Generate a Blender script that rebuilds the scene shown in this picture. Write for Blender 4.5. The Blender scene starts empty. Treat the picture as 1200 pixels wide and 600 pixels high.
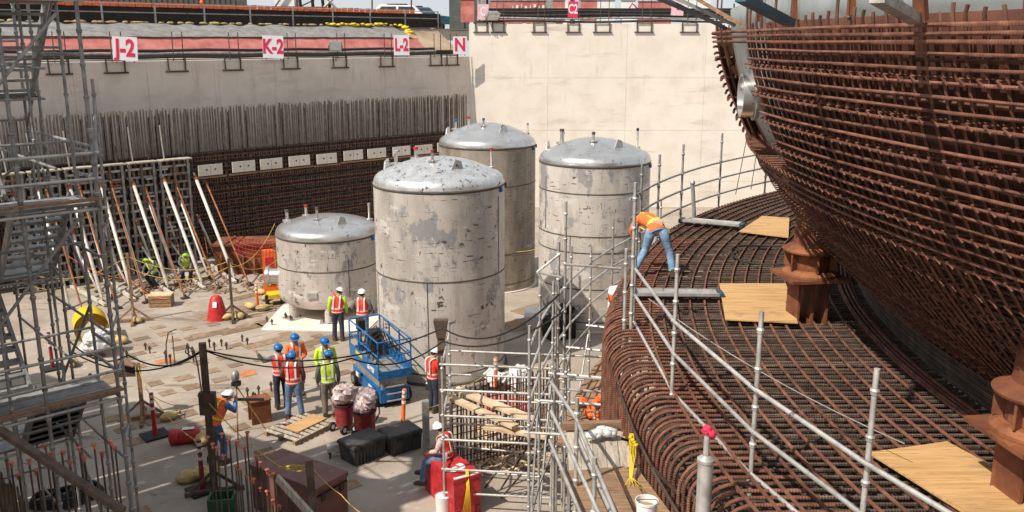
import bpy, bmesh, math, random
from mathutils import Vector, Matrix, Quaternion
rnd = random.Random(7)
S = bpy.context.scene
PI = math.pi
# ---------------------------------------------------------------- camera, sky, sun
CAMH = 9.6
PITCH = math.atan(252/1050.)
cam = bpy.data.cameras.new('camera'); cam.sensor_width = 36; cam.lens = 36*1050/1200.; cam.clip_end = 3000; cam.clip_start = .1
co = bpy.data.objects.new('camera', cam); S.collection.objects.link(co)
co.location = (0, 0, CAMH); co.rotation_euler = (PI/2-PITCH, 0, 0); S.camera = co
SUN = Vector((-.72, -.60, 1.15)).normalized()
el = math.asin(SUN.z); azm = math.atan2(SUN.x, SUN.y)
W = bpy.data.worlds.new('World'); S.world = W; W.use_nodes = True
nt = W.node_tree; bg = nt.nodes['Background']
sky = nt.nodes.new('ShaderNodeTexSky'); sky.sky_type = 'NISHITA'; sky.sun_disc = False
sky.sun_elevation = el; sky.sun_rotation = azm; sky.dust_density = 2.0; sky.air_density = 1.0; sky.ozone_density = 1.0
# pale summer haze over the blue, the same all round, thickest at the horizon
tc = nt.nodes.new('ShaderNodeTexCoord'); sp = nt.nodes.new('ShaderNodeSeparateXYZ'); nt.links.new(tc.outputs['Generated'], sp.inputs[0])
hr = nt.nodes.new('ShaderNodeMapRange'); hr.inputs['From Min'].default_value = 0; hr.inputs['From Max'].default_value = .8; hr.inputs['To Min'].default_value = .88; hr.inputs['To Max'].default_value = .62; nt.links.new(sp.outputs[2], hr.inputs[0])
hm = nt.nodes.new('ShaderNodeMix'); hm.data_type = 'RGBA'; nt.links.new(hr.outputs[0], hm.inputs['Factor']); nt.links.new(sky.outputs[0], hm.inputs[6]); hm.inputs[7].default_value = (6.3, 6.7, 7.1, 1)
nt.links.new(hm.outputs[2], bg.inputs[0]); bg.inputs[1].default_value = .1
sl = bpy.data.lights.new('sun', 'SUN'); sl.energy = 4.8; sl.angle = math.radians(.55); sl.color = (1, .92, .80)
so = bpy.data.objects.new('sun', sl); S.collection.objects.link(so)
so.rotation_euler = (-SUN).to_track_quat('-Z', 'Y').to_euler(); so.location = (-20, -30, 50)
S.view_settings.view_transform = 'Standard'; S.view_settings.look = 'None'; S.view_settings.exposure = 0.22; S.view_settings.gamma = 1

# ---------------------------------------------------------------- surveying: where a sight line meets a level or a depth
_c, _s = math.cos(PITCH), math.sin(PITCH)
def _ray(x, y):
    u = (x-600)/1050.; v = -(y-300)/1050.
    return Vector((u, _c+v*_s, -_s+v*_c))
def G(x, y, z=0.):
    r = _ray(x, y); return Vector((0, 0, CAMH)) + r*((z-CAMH)/r.z)
def D(x, y, Y):
    r = _ray(x, y); return Vector((0, 0, CAMH)) + r*(Y/r.y)
def V(*a): return Vector(a)

# ---------------------------------------------------------------- materials
def mat(name, cols, scale=3., rough=.7, metal=0., bump=.15, bscale=30., var=.12, ribs=0, detail=5, contrast=(.3, .7), spots=None, stretch=None, spec=.4, alpha=None, emit=None):
    m = bpy.data.materials.new(name); m.use_nodes = True; n = m.node_tree.nodes; l = m.node_tree.links
    b = n['Principled BSDF']; b.inputs['Roughness'].default_value = rough; b.inputs['Metallic'].default_value = metal
    b.inputs['Specular IOR Level'].default_value = spec
    g = n.new('ShaderNodeNewGeometry'); src = g.outputs['Position']
    if stretch:
        mp = n.new('ShaderNodeMapping'); mp.inputs['Scale'].default_value = stretch; l.new(src, mp.inputs[0]); src = mp.outputs[0]
    no = n.new('ShaderNodeTexNoise'); no.inputs['Scale'].default_value = scale; no.inputs['Detail'].default_value = detail; no.inputs['Roughness'].default_value = .62
    l.new(src, no.inputs['Vector'])
    cr = n.new('ShaderNodeValToRGB'); l.new(no.outputs[0], cr.inputs[0]); e = cr.color_ramp.elements
    k = len(cols)
    for i, c in enumerate(cols):
        p = contrast[0]+(contrast[1]-contrast[0])*i/max(1, k-1)
        if i < 2: e[i].position = p; q = e[i]
        else: q = e.new(p)
        q.color = (*c, 1)
    col = cr.outputs[0]
    if spots:
        for (c2, sc, lo, hi, st) in spots:
            s2 = n.new('ShaderNodeTexNoise'); s2.inputs['Scale'].default_value = sc; s2.inputs['Detail'].default_value = 8; s2.inputs['Roughness'].default_value = .65
            mp2 = n.new('ShaderNodeMapping'); mp2.inputs['Scale'].default_value = st; mp2.inputs['Location'].default_value = (sc*3.1, 7, sc); l.new(g.outputs['Position'], mp2.inputs[0]); l.new(mp2.outputs[0], s2.inputs['Vector'])
            r2 = n.new('ShaderNodeMapRange'); r2.inputs['From Min'].default_value = lo; r2.inputs['From Max'].default_value = hi; l.new(s2.outputs[0], r2.inputs[0])
            mx = n.new('ShaderNodeMix'); mx.data_type = 'RGBA'; l.new(r2.outputs[0], mx.inputs['Factor']); l.new(col, mx.inputs[6]); mx.inputs[7].default_value = (*c2, 1)
            col = mx.outputs[2]
    if var:
        oi = n.new('ShaderNodeObjectInfo'); mr = n.new('ShaderNodeMapRange'); mr.inputs['To Min'].default_value = 1-var; mr.inputs['To Max'].default_value = 1+var
        l.new(oi.outputs['Random'], mr.inputs[0]); hs = n.new('ShaderNodeHueSaturation'); l.new(mr.outputs[0], hs.inputs['Value']); l.new(col, hs.inputs['Color']); col = hs.outputs[0]
    l.new(col, b.inputs['Base Color'])
    if bump:
        nb = n.new('ShaderNodeTexNoise'); nb.inputs['Scale'].default_value = bscale; nb.inputs['Detail'].default_value = 4; l.new(src, nb.inputs['Vector'])
        bp = n.new('ShaderNodeBump'); bp.inputs['Strength'].default_value = bump; bp.inputs['Distance'].default_value = .02; l.new(nb.outputs[0], bp.inputs['Height'])
        if ribs:
            uv = n.new('ShaderNodeUVMap'); sx = n.new('ShaderNodeSeparateXYZ'); l.new(uv.outputs[0], sx.inputs[0])
            m1 = n.new('ShaderNodeMath'); m1.operation = 'MULTIPLY'; m1.inputs[1].default_value = 2*PI/ribs; l.new(sx.outputs[1], m1.inputs[0])
            m2 = n.new('ShaderNodeMath'); m2.operation = 'SINE'; l.new(m1.outputs[0], m2.inputs[0])
            bp2 = n.new('ShaderNodeBump'); bp2.inputs['Strength'].default_value = .5; bp2.inputs['Distance'].default_value = .004; l.new(m2.outputs[0], bp2.inputs['Height']); l.new(bp.outputs[0], bp2.inputs['Normal']); bp = bp2
        l.new(bp.outputs[0], b.inputs['Normal'])
    if alpha: b.inputs['Transmission Weight'].default_value = alpha
    return m
M = {}
M['concrete'] = mat('floor_concrete', [(.25, .205, .165), (.335, .282, .232), (.40, .345, .29)], .55, .85, 0, .25, 14, 0, spots=[((.27, .215, .17), .35, .54, .72, (1, 1, 1)), ((.30, .21, .14), 1.3, .6, .72, (1, 1, 1)), ((.46, .42, .37), 2.2, .6, .7, (1, 1, 1)), ((.15, .115, .085), 2.8, .66, .70, (1, 1, 1)), ((.20, .16, .125), .8, .60, .66, (.5, 3, 1)), ((.12, .09, .07), 22, .68, .71, (1, 1, 1))], contrast=(.3, .72))
M['cwall'] = mat('cream_concrete', [(.66, .59, .51), (.73, .66, .58), (.77, .71, .63)], .8, .9, 0, .12, 8, .015, spots=[((.52, .45, .37), .5, .58, .75, (.6, .6, 3)), ((.58, .50, .40), 1.2, .6, .8, (2.5, 2.5, .35))])
M['bwall'] = mat('shaded_cream_concrete', [(.62, .52, .43), (.70, .60, .505), (.74, .65, .56)], .8, .9, 0, .15, 8, .02, spots=[((.54, .44, .35), .6, .56, .75, (.5, .5, 3)), ((.52, .42, .33), 1.2, .56, .8, (2.5, 2.5, .3))])  # same concrete as the cream wall, its shade put into a darker tone
M['rust'] = mat('rusted_rebar', [(.075, .028, .018), (.155, .060, .036), (.245, .102, .058)], 7, .85, .1, .12, 60, .28)
M['rustr'] = mat('ribbed_rusted_rebar', [(.08, .031, .021), (.165, .067, .042), (.25, .113, .070)], 6, .82, .1, .12, 60, .22, ribs=.03)
M['greybar'] = mat('weathered_grey_rebar', [(.115, .085, .066), (.20, .16, .13), (.29, .245, .21)], 5, .75, .1, .3, 60, .25)
M['crossbar'] = mat('brown_grey_rebar', [(.055, .036, .027), (.115, .078, .06), (.19, .135, .105)], 5, .72, .3, .3, 60, .3, ribs=.03)
M['darkbar'] = mat('dark_mill_rebar', [(.042, .030, .024), (.085, .058, .044), (.14, .095, .07)], 5, .7, .3, .3, 60, .3)
M['rustk'] = mat('dark_rusted_liner', [(.05, .018, .012), (.085, .031, .02), (.13, .05, .028)], 2.2, .85, .1, .2, 20, .03)
M['rustd'] = mat('dark_brown_rebar', [(.065, .027, .018), (.13, .055, .036), (.19, .09, .06)], 7, .85, .1, .12, 60, .25)
M['rustp'] = mat('rusted_plate', [(.09, .03, .018), (.17, .06, .03), (.27, .10, .045)], 2.2, .8, .2, .3, 20, .05, spots=[((.38, .15, .05), 1.5, .56, .72, (1, 1, 1))])
M['orust'] = mat('orange_rusted_steel', [(.14, .048, .022), (.26, .095, .04), (.38, .15, .055)], 3, .78, .15, .3, 25, .05, spots=[((.5, .36, .16), 9, .68, .72, (1, 1, 1))])
M['galv'] = mat('galvanised_tube', [(.34, .33, .31), (.50, .485, .46), (.62, .605, .575)], 5, .42, .45, .1, 30, .12, spots=[((.16, .12, .09), 7, .62, .7, (1, 1, 1))])
M['galvd'] = mat('dull_galvanised_steel', [(.19, .19, .185), (.31, .305, .295), (.42, .41, .395)], 5, .5, .35, .15, 30, .12, spots=[((.14, .10, .075), 5, .6, .7, (1, 1, 1))])
M['tank'] = mat('stained_stainless_plate', [(.48, .43, .385), (.60, .545, .50), (.68, .63, .585)], 1.1, .48, .25, .08, 12, .04,
    spots=[((.30, .265, .235), .9, .5, .75, (1, 1, .3)), ((.34, .33, .33), 1.5, .56, .60, (1, 1, .6)), ((.10, .085, .075), 2.1, .635, .65, (1, 1, 1.3)), ((.66, .62, .57), 1.2, .60, .64, (.7, .7, 1.5)), ((.20, .17, .15), 6, .60, .72, (4, 4, .25)), ((.06, .05, .045), 3.3, .62, .64, (.6, .6, 5.5)), ((.09, .075, .06), 5, .64, .665, (3, 3, .8)), ((.58, .55, .5), 2, .6, .7, (1, 1, 2))], stretch=(1, 1, .5))
M['tankb'] = mat('brown_stained_plate', [(.20, .165, .13), (.30, .255, .205), (.38, .33, .275)], 1.6, .55, .2, .08, 12, .04, spots=[((.15, .12, .095), 1.1, .5, .7, (1, 1, .35)), ((.07, .055, .045), 3.3, .62, .64, (.6, .6, 5.5)), ((.45, .41, .36), 2, .6, .7, (1, 1, 3))], stretch=(1, 1, .5))
M['tankd'] = mat('brushed_stainless_head', [(.50, .485, .465), (.60, .585, .565), (.68, .665, .645)], 2, .3, .8, .05, 20, .03, spots=[((.22, .21, .21), 6, .62, .66, (1, 1, 1))])
M['tankds'] = mat('scuffed_stainless_head', [(.50, .495, .49), (.62, .615, .61), (.72, .71, .70)], 4, .38, .65, .1, 20, .03, spots=[((.12, .11, .12), 5, .60, .62, (1, 1, 1)), ((.1, .09, .09), 11, .62, .64, (1, 1, 1))])
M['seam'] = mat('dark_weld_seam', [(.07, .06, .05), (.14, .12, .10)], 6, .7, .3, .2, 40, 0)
M['shell'] = mat('grey_vessel_plate', [(.22, .245, .235), (.32, .345, .33), (.40, .42, .40)], 1.2, .5, .4, .1, 10, .04)
M['ply'] = mat('plywood', [(.36, .20, .08), (.52, .31, .135), (.60, .385, .18)], 1.6, .75, 0, .1, 30, .08, stretch=(1, 14, 1), spots=[((.26, .135, .055), 3.3, .60, .66, (1, 12, 1)), ((.30, .19, .11), 1.7, .56, .7, (1, 1, 1)), ((.13, .07, .035), 14, .70, .72, (1, 1, 1))])
M['plank'] = mat('weathered_plank', [(.24, .19, .145), (.40, .345, .28), (.52, .47, .40)], 3, .85, 0, .3, 40, .14, stretch=(9, 1, 1), spots=[((.13, .10, .08), 4, .62, .68, (10, 1, 1))])
M['wood'] = mat('brown_timber', [(.17, .095, .055), (.28, .17, .10), (.38, .25, .15)], 4, .85, 0, .3, 40, .15, stretch=(1, 8, 4))
M['pwood'] = mat('pale_timber', [(.42, .30, .19), (.56, .42, .28), (.66, .52, .36)], 4, .85, 0, .3, 40, .12)
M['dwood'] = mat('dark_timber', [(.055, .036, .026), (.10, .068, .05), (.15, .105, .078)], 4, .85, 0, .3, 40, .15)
M['vblue'] = mat('blue_lift_paint', [(.005, .07, .20), (.008, .12, .33), (.02, .17, .42)], 8, .4, 0, .05, 30, .04, spots=[((.05, .06, .07), 9, .66, .7, (1, 1, 1))])
M['black'] = mat('black_rubber', [(.012, .012, .012), (.03, .028, .027)], 10, .7, 0, .1, 30, .1)
M['dark'] = mat('dark_grime', [(.012, .010, .009), (.03, .024, .02)], 3, .9, 0, .2, 20, .05)
M['tote'] = mat('black_tote_plastic', [(.02, .02, .021), (.045, .044, .043), (.08, .075, .07)], 4, .55, 0, .1, 30, .1)
M['red'] = mat('red_paint', [(.30, .012, .016), (.46, .025, .03), (.56, .05, .05)], 5, .45, 0, .08, 30, .05)
M['dred'] = mat('dull_red_paint', [(.17, .018, .02), (.26, .03, .033), (.34, .06, .055)], 6, .5, 0, .1, 30, .05)
M['orange'] = mat('safety_orange', [(.72, .12, .02), (.92, .19, .04)], 6, .55, 0, .05, 30, .08)
M['cap'] = mat('shaded_orange_cap', [(.34, .075, .05), (.48, .13, .085), (.58, .22, .15)], 8, .7, 0, .05, 30, .2)  # orange dulled so the colour carries the shade on the caps
M['vest'] = mat('fluorescent_red_vest', [(.75, .035, .025), (.95, .075, .045)], 9, .8, 0, .5, 18, .06)
M['vesto'] = mat('fluorescent_orange_vest', [(.85, .13, .03), (.98, .2, .05)], 9, .8, 0, .5, 18, .06)
M['vesty'] = mat('fluorescent_lime_vest', [(.42, .62, .02), (.58, .80, .05)], 9, .8, 0, .5, 18, .06)
M['refl'] = mat('silver_reflective_tape', [(.60, .60, .56), (.78, .78, .74)], 9, .5, 0, .1, 30, 0)
M['reflo'] = mat('yellow_reflective_tape', [(.75, .62, .05), (.9, .75, .1)], 9, .5, 0, .1, 30, 0)
M['jeans'] = mat('blue_denim', [(.055, .10, .19), (.10, .17, .29), (.16, .25, .38)], 9, .9, 0, .5, 20, .15)
M['jeansl'] = mat('light_denim', [(.10, .19, .32), (.20, .33, .50), (.30, .44, .60)], 7, .9, 0, .5, 20, .05)
M['dpants'] = mat('dark_trousers', [(.02, .025, .04), (.045, .055, .08)], 9, .9, 0, .5, 20, .1)
M['khaki'] = mat('grey_khaki_trousers', [(.13, .11, .09), (.23, .20, .165)], 9, .9, 0, .5, 20, .1)
M['shirtg'] = mat('grey_shirt', [(.07, .085, .09), (.13, .15, .15)], 9, .9, 0, .5, 20, .1)
M['shirtb'] = mat('brown_check_shirt', [(.10, .03, .03), (.22, .10, .08)], 22, .9, 0, .5, 20, .1)
M['shirtp'] = mat('pale_plaid_shirt', [(.35, .13, .12), (.55, .42, .38), (.62, .55, .5)], 26, .9, 0, .5, 20, .1)
M['shirtbl'] = mat('blue_shirt', [(.06, .14, .33), (.13, .25, .48)], 9, .9, 0, .5, 20, .1)
M['skin'] = mat('skin', [(.38, .20, .13), (.46, .26, .18)], 9, .6, 0, .05, 30, .12)
M['hair'] = mat('dark_hair', [(.015, .01, .008), (.04, .025, .02)], 30, .8, 0, .3, 60, .1)
M['boot'] = mat('brown_work_boot', [(.05, .03, .02), (.12, .075, .05)], 9, .8, 0, .3, 30, .2)
M['hatb'] = mat('blue_hard_hat', [(.01, .11, .33), (.02, .16, .42)], 9, .35, 0, 0, 30, .05)
M['hatw'] = mat('white_hard_hat', [(.70, .70, .68), (.80, .80, .78)], 9, .35, 0, 0, 30, .03)
M['hatg'] = mat('lime_hard_hat', [(.35, .68, .03), (.45, .8, .05)], 9, .4, 0, 0, 30, .03)
M['white'] = mat('white_paint', [(.70, .69, .66), (.80, .79, .76)], 5, .6, 0, .05, 30, .03)
M['plastic'] = mat('crumpled_white_plastic', [(.42, .42, .42), (.62, .62, .62), (.76, .76, .76)], 9, .4, 0, .9, 12, .05)
M['wrap'] = mat('clear_plastic_over_red', [(.26, .10, .10), (.46, .36, .36), (.68, .64, .64)], 11, .3, 0, .9, 12, .05)
M['signw'] = mat('white_sign_board', [(.72, .68, .70), (.80, .76, .78)], 3, .7, 0, 0, 30, .03)
M['signr'] = mat('red_sign_ink', [(.60, .02, .07), (.70, .03, .10)], 3, .7, 0, 0, 30, 0)
M['signp'] = mat('faded_pink_sign_board', [(.62, .34, .38), (.78, .55, .58)], 3, .7, 0, 0, 30, 0)
M['yellow'] = mat('yellow_rope', [(.42, .28, .05), (.62, .44, .09)], 9, .8, 0, .3, 40, .1)
M['yellowp'] = mat('yellow_paint', [(.62, .42, .01), (.78, .56, .03)], 4, .45, 0, .05, 30, .05)
M['sand'] = mat('yellow_sandbag', [(.30, .21, .09), (.46, .34, .15), (.58, .46, .25)], 7, .9, 0, .8, 14, .15)
M['green'] = mat('green_paint', [(.005, .06, .02), (.01, .11, .04)], 4, .5, 0, .1, 30, .05)
M['cont'] = mat('grey_green_container', [(.06, .07, .07), (.10, .11, .105)], 2, .7, 0, .1, 10, .03)
M['redbank'] = mat('red_clay_liner', [(.30, .085, .075), (.42, .14, .12), (.50, .20, .17)], 1.5, .9, 0, .4, 6, 0)
M['tarp'] = mat('grey_geotextile', [(.13, .125, .12), (.20, .195, .185), (.27, .26, .25)], 2.5, .85, 0, .6, 5, 0)
M['soil'] = mat('dry_soil', [(.20, .14, .09), (.32, .24, .165), (.42, .33, .24)], .5, .95, 0, .5, 4, 0)
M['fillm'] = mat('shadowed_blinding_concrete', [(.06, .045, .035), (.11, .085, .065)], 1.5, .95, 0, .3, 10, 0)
M['brown'] = mat('brown_box_paint', [(.12, .055, .045), (.18, .085, .07), (.23, .115, .095)], 3, .6, 0, .1, 20, .03)
M['steelb'] = mat('blue_grey_steel', [(.02, .06, .10), (.04, .10, .15)], 4, .5, .4, .1, 20, .05)
M['prop'] = mat('white_push_pull_prop', [(.48, .44, .38), (.64, .60, .53), (.72, .68, .62)], 4, .5, .2, .1, 30, .08, spots=[((.30, .14, .07), 5, .6, .68, (1, 1, 1))])
M['glass'] = mat('dark_glass', [(.02, .03, .04), (.05, .07, .08)], 2, .1, 0, 0, 30, 0)
M['leather'] = mat('tan_tool_leather', [(.28, .13, .05), (.42, .22, .09)], 9, .8, 0, .3, 30, .1)
M['lamp'] = mat('floodlight_lens', [(.62, .64, .60), (.78, .80, .76)], 6, .2, 0, .1, 40, 0)
M['patchb'] = mat('brown_pocket_cover', [(.15, .10, .065), (.23, .16, .105), (.29, .21, .145)], 5, .85, 0, .3, 30, .22)
M['patcho'] = mat('rust_orange_pocket_cover', [(.40, .14, .05), (.55, .22, .09)], 5, .85, 0, .3, 30, .1)
M['shade_backing'] = mat('dark_brown_shade_backing', [(.035, .024, .018), (.065, .045, .034)], 1.5, .9, 0, .2, 10, 0)  # shade behind the rebar put into a dark brown; also colours the form faces

# ---------------------------------------------------------------- mesh builder
COL = S.collection
class MB:
    def __init__(s): s.v = []; s.f = []; s.uv = {}
    def add(s, vs, fs):
        o = len(s.v); s.v += [Vector(p) for p in vs]; s.f += [[i+o for i in f] for f in fs]; return s
    def box(s, c, d, R=None, bev=0):
        c = Vector(c); h = Vector(d)*.5
        P = [Vector((x*h.x, y*h.y, z*h.z)) for z in (-1, 1) for y in (-1, 1) for x in (-1, 1)]
        if R is not None: P = [R @ p for p in P]
        return s.add([c+p for p in P], [(0, 2, 3, 1), (4, 5, 7, 6), (0, 1, 5, 4), (2, 6, 7, 3), (0, 4, 6, 2), (1, 3, 7, 5)])
    def beam(s, a, b, w, h=None, up=(0, 0, 1)):
        a = Vector(a); b = Vector(b); d = b-a; L = d.length; z = d.normalized(); u = Vector(up)
        if abs(z.dot(u)) > .98: u = Vector((0, 1, 0))
        x = u.cross(z).normalized(); y = z.cross(x)
        R = Matrix((x, y, z)).transposed()
        return s.box((a+b)/2, (w, h or w, L), R)
    def poly(s, pts, r, n=6, caps=True, rs=None):
        pts = [Vector(p) for p in pts]; N = len(pts); o = len(s.v); T = []
        for i in range(N):
            T.append((pts[min(i+1, N-1)]-pts[max(i-1, 0)]).normalized())
        u = Vector((0, 0, 1)) if abs(T[0].z) < .9 else Vector((0, 1, 0))
        x = u.cross(T[0]).normalized(); acc = 0
        for i in range(N):
            x = (x-T[i]*x.dot(T[i])).normalized(); y = T[i].cross(x); rr = rs[i] if rs else r
            if i: acc += (pts[i]-pts[i-1]).length
            for k in range(n):
                a = 2*PI*k/n; s.v.append(pts[i]+x*(rr*math.cos(a))+y*(rr*math.sin(a))); s.uv[o+i*n+k] = (k/n, acc)
        for i in range(N-1):
            for k in range(n):
                a = o+i*n+k; b = o+i*n+(k+1) % n; s.f.append([a, b, b+n, a+n])
        if caps: s.f.append([o+k for k in range(n)][::-1]); s.f.append([o+(N-1)*n+k for k in range(n)])
        return s
    def tube(s, a, b, r, n=8, r2=None): return s.poly([a, b], r, n, True, [r, r if r2 is None else r2])
    def lathe(s, prof, c=(0, 0, 0), n=32, a0=0, a1=2*PI, R=None, closed=True):
        c = Vector(c); o = len(s.v); full = abs(a1-a0-2*PI) < 1e-6; m = n if full else n+1
        for (r, z) in prof:
            for k in range(m):
                a = a0+(a1-a0)*k/n; p = Vector((r*math.cos(a), r*math.sin(a), z))
                s.v.append(c+(R @ p if R else p))
        for i in range(len(prof)-1):
            for k in range(m if full else m-1):
                k2 = (k+1) % m; s.f.append([o+i*m+k, o+i*m+k2, o+(i+1)*m+k2, o+(i+1)*m+k])
        return s
    def sphere(s, c, r, sc=(1, 1, 1), n=10, m=7, R=None, noise=0):
        c = Vector(c); o = len(s.v)
        for i in range(m+1):
            t = PI*i/m
            for k in range(n):
                a = 2*PI*k/n; q = r*(1+noise*(rnd.random()-.5)) if 0 < i < m else r
                p = Vector((q*math.sin(t)*math.cos(a)*sc[0], q*math.sin(t)*math.sin(a)*sc[1], q*math.cos(t)*sc[2]))
                s.v.append(c+(R @ p if R else p))
        for i in range(m):
            for k in range(n):
                k2 = (k+1) % n; s.f.append([o+i*n+k, o+(i+1)*n+k, o+(i+1)*n+k2, o+i*n+k2])
        return s
    def loft(s, rings):
        o = len(s.v); n = len(rings[0])
        for r in rings: s.v += [Vector(p) for p in r]
        for i in range(len(rings)-1):
            for k in range(n):
                k2 = (k+1) % n; s.f.append([o+i*n+k, o+i*n+k2, o+(i+1)*n+k2, o+(i+1)*n+k])
        s.f.append([o+k for k in range(n)][::-1]); s.f.append([o+(len(rings)-1)*n+k for k in range(n)])
        return s
    def mesh(s, name, m, smooth=False):
        me = bpy.data.meshes.new(name); me.from_pydata([tuple(v) for v in s.v], [], s.f)
        if s.uv:
            uvl = me.uv_layers.new(name='UVMap')
            vi = [0]*len(me.loops); me.loops.foreach_get('vertex_index', vi)
            fl = []
            for i in vi: fl += s.uv.get(i, (0, 0))
            uvl.data.foreach_set('uv', fl)
        me.materials.append(m if not isinstance(m, str) else M[m])
        if smooth:
            me.polygons.foreach_set('use_smooth', [True]*len(me.polygons))
            if smooth is not True and hasattr(me, 'set_sharp_from_angle'): me.set_sharp_from_angle(angle=math.radians(smooth))
        me.update(); return me
    def build(s, name, m, parent=None, smooth=35, world=False, **k):
        if parent is not None and world:
            iv = wm(parent).inverted(); s.v = [iv @ p for p in s.v]
        ob = bpy.data.objects.new(name, s.mesh(name, m, smooth)); COL.objects.link(ob)
        if parent is not None: ob.parent = parent
        for a, b in k.items(): ob[a] = b
        return ob
def wm(o):
    m = o.matrix_basis.copy()
    while o.parent: o = o.parent; m = o.matrix_basis @ m
    return m
def tag(o, label=None, cat=None, group=None, kind=None):
    if label: o['label'] = label
    if cat: o['category'] = cat
    if group: o['group'] = group
    if kind: o['kind'] = kind
    return o
def empty(name, loc, rz=0, label=None, cat=None, group=None, kind=None):
    o = bpy.data.objects.new(name, None); COL.objects.link(o); o.empty_display_size = .2
    o.location = loc; o.rotation_euler = (0, 0, rz); return tag(o, label, cat, group, kind)
def copy_tree(o, parent=None, loc=None, rz=None, label=None):
    c = o.copy(); COL.objects.link(c)
    if parent is not None: c.parent = parent
    if loc is not None: c.location = loc
    if rz is not None: c.rotation_euler = (0, 0, rz)
    if label: c['label'] = label
    for ch in list(o.children): copy_tree(ch, c)
    return c
_unit = {}
def bar(name, a, b, r, m, parent=None, n=6, world=True, square=False, **k):
    "straight bar: an object sharing one unit mesh"
    key = (m, n, square)
    if key not in _unit:
        q = MB()
        if square: q.box((0, 0, .5), (2, 2, 1))
        else: q.poly([(0, 0, 0), (0, 0, 1)], 1, n)
        _unit[key] = q.mesh('round_bar' if not square else 'square_bar', m, False if square else 50)
    a = Vector(a); b = Vector(b)
    if parent is not None and world:
        iv = wm(parent).inverted(); a = iv @ a; b = iv @ b
    d = b-a; ob = bpy.data.objects.new(name, _unit[key]); COL.objects.link(ob)
    if parent is not None: ob.parent = parent
    ob.location = a; ob.rotation_mode = 'QUATERNION'; ob.rotation_quaternion = d.to_track_quat('Z', 'Y')
    ob.scale = (r, r, d.length)
    for kk, vv in k.items(): ob[kk] = vv
    return ob
def yaw(p, q): return math.atan2(q.y-p.y, q.x-p.x)
def catenary(a, b, sag, n=14):
    a = Vector(a); b = Vector(b); return [a.lerp(b, i/n)+Vector((0, 0, -sag*4*(i/n)*(1-i/n))) for i in range(n+1)]
def text_mesh(txt, size, m, depth=.01, offset=.0, sx=1.):
    cu = bpy.data.curves.new('lettering', 'FONT'); cu.body = txt; cu.size = size; cu.extrude = depth/2; cu.offset = offset; cu.align_x = 'CENTER'; cu.align_y = 'CENTER'
    cu.resolution_u = 3
    ob = bpy.data.objects.new('lettering', cu); COL.objects.link(ob)
    dg = bpy.context.evaluated_depsgraph_get(); me = bpy.data.meshes.new_from_object(ob.evaluated_get(dg))
    bpy.data.objects.remove(ob); bpy.data.curves.remove(cu)
    me.transform(Matrix.Diagonal((sx, 1, 1, 1))); me.materials.clear(); me.materials.append(M[m]); return me
def lettering(txt, size, m, parent, loc, rot, offset=0., sx=1.):
    ob = bpy.data.objects.new('lettering', text_mesh(txt, size, m, .012, offset, sx)); COL.objects.link(ob); ob.parent = parent
    ob.location = loc; ob.rotation_euler = rot; return ob

# ================================================================ ground, floor, upper ground
def sheet(name, pts, m, parent=None, thick=0, **k):
    q = MB(); n = len(pts)
    if thick:
        q.add(list(pts)+[Vector(p)-Vector((0, 0, thick)) for p in pts], [list(range(n)), list(range(2*n-1, n-1, -1))]+[[i, i+n, (i+1) % n+n, (i+1) % n] for i in range(n)])
    else: q.add(pts, [list(range(n))])
    return q.build(name, m, parent, False, True, **k)
LD = V(.7320, .6813, 0); LN = V(.6813, -.7320, 0); LA = V(-17.76, 32.3, 0)*1.12; LB = V(-2.18, 46.8, 0)*1.12; LLEN = (LB-LA).length
def LW(t, off=0, z=0): return LA+LD*t+LN*off+V(0, 0, z)       # along the left retaining wall, metres from A
LTOP, RTOP, UG = 8.74, 10.54, 10.33
WY = 52.42
floor = sheet('floor_slab', [V(-60, -40, 0), V(60, -40, 0), V(60, 60, 0), V(-60, 60, 0)], 'concrete', kind='structure')
# rows of covered pockets in the floor
o0 = G(194, 461); ea = G(227, 453)-o0; eb = o0-G(183, 450); eyaw = math.atan2(ea.y, ea.x)
pk = MB().box((0, 0, 0), (.46, .40, .012)).mesh('pocket', 'patchb'); pko = MB().box((0, 0, 0), (.50, .42, .012)).mesh('pocket', 'patcho')
present = set()
for i in range(-3, 9):
    for j in range(-7, 12):
        p = o0+ea*i+eb*j
        if rnd.random() < .42 and not (j in (0, -1) and 0 <= i < 4): continue
        if (p-V(-5.4, 21.2, 0)).length < 1.0: continue
        if p.x > -3.6 or p.x < -13.2 or p.y > 31 or p.y < 17: continue
        if i > 4 and j > 2: continue
        if rnd.random() < .35 and i < 0: continue
        om = (i, j) in ((3, 0), (1, -3), (4, 1))
        ob = bpy.data.objects.new('pocket_cover', pko if om else pk); COL.objects.link(ob); ob.parent = floor
        ob.location = p+V(rnd.uniform(-.04, .04), rnd.uniform(-.04, .04), .009); ob.rotation_euler = (0, 0, eyaw+rnd.uniform(-.05, .05)); ob.scale = (rnd.uniform(.8, 1.15), rnd.uniform(.8, 1.1), 1)
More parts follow.
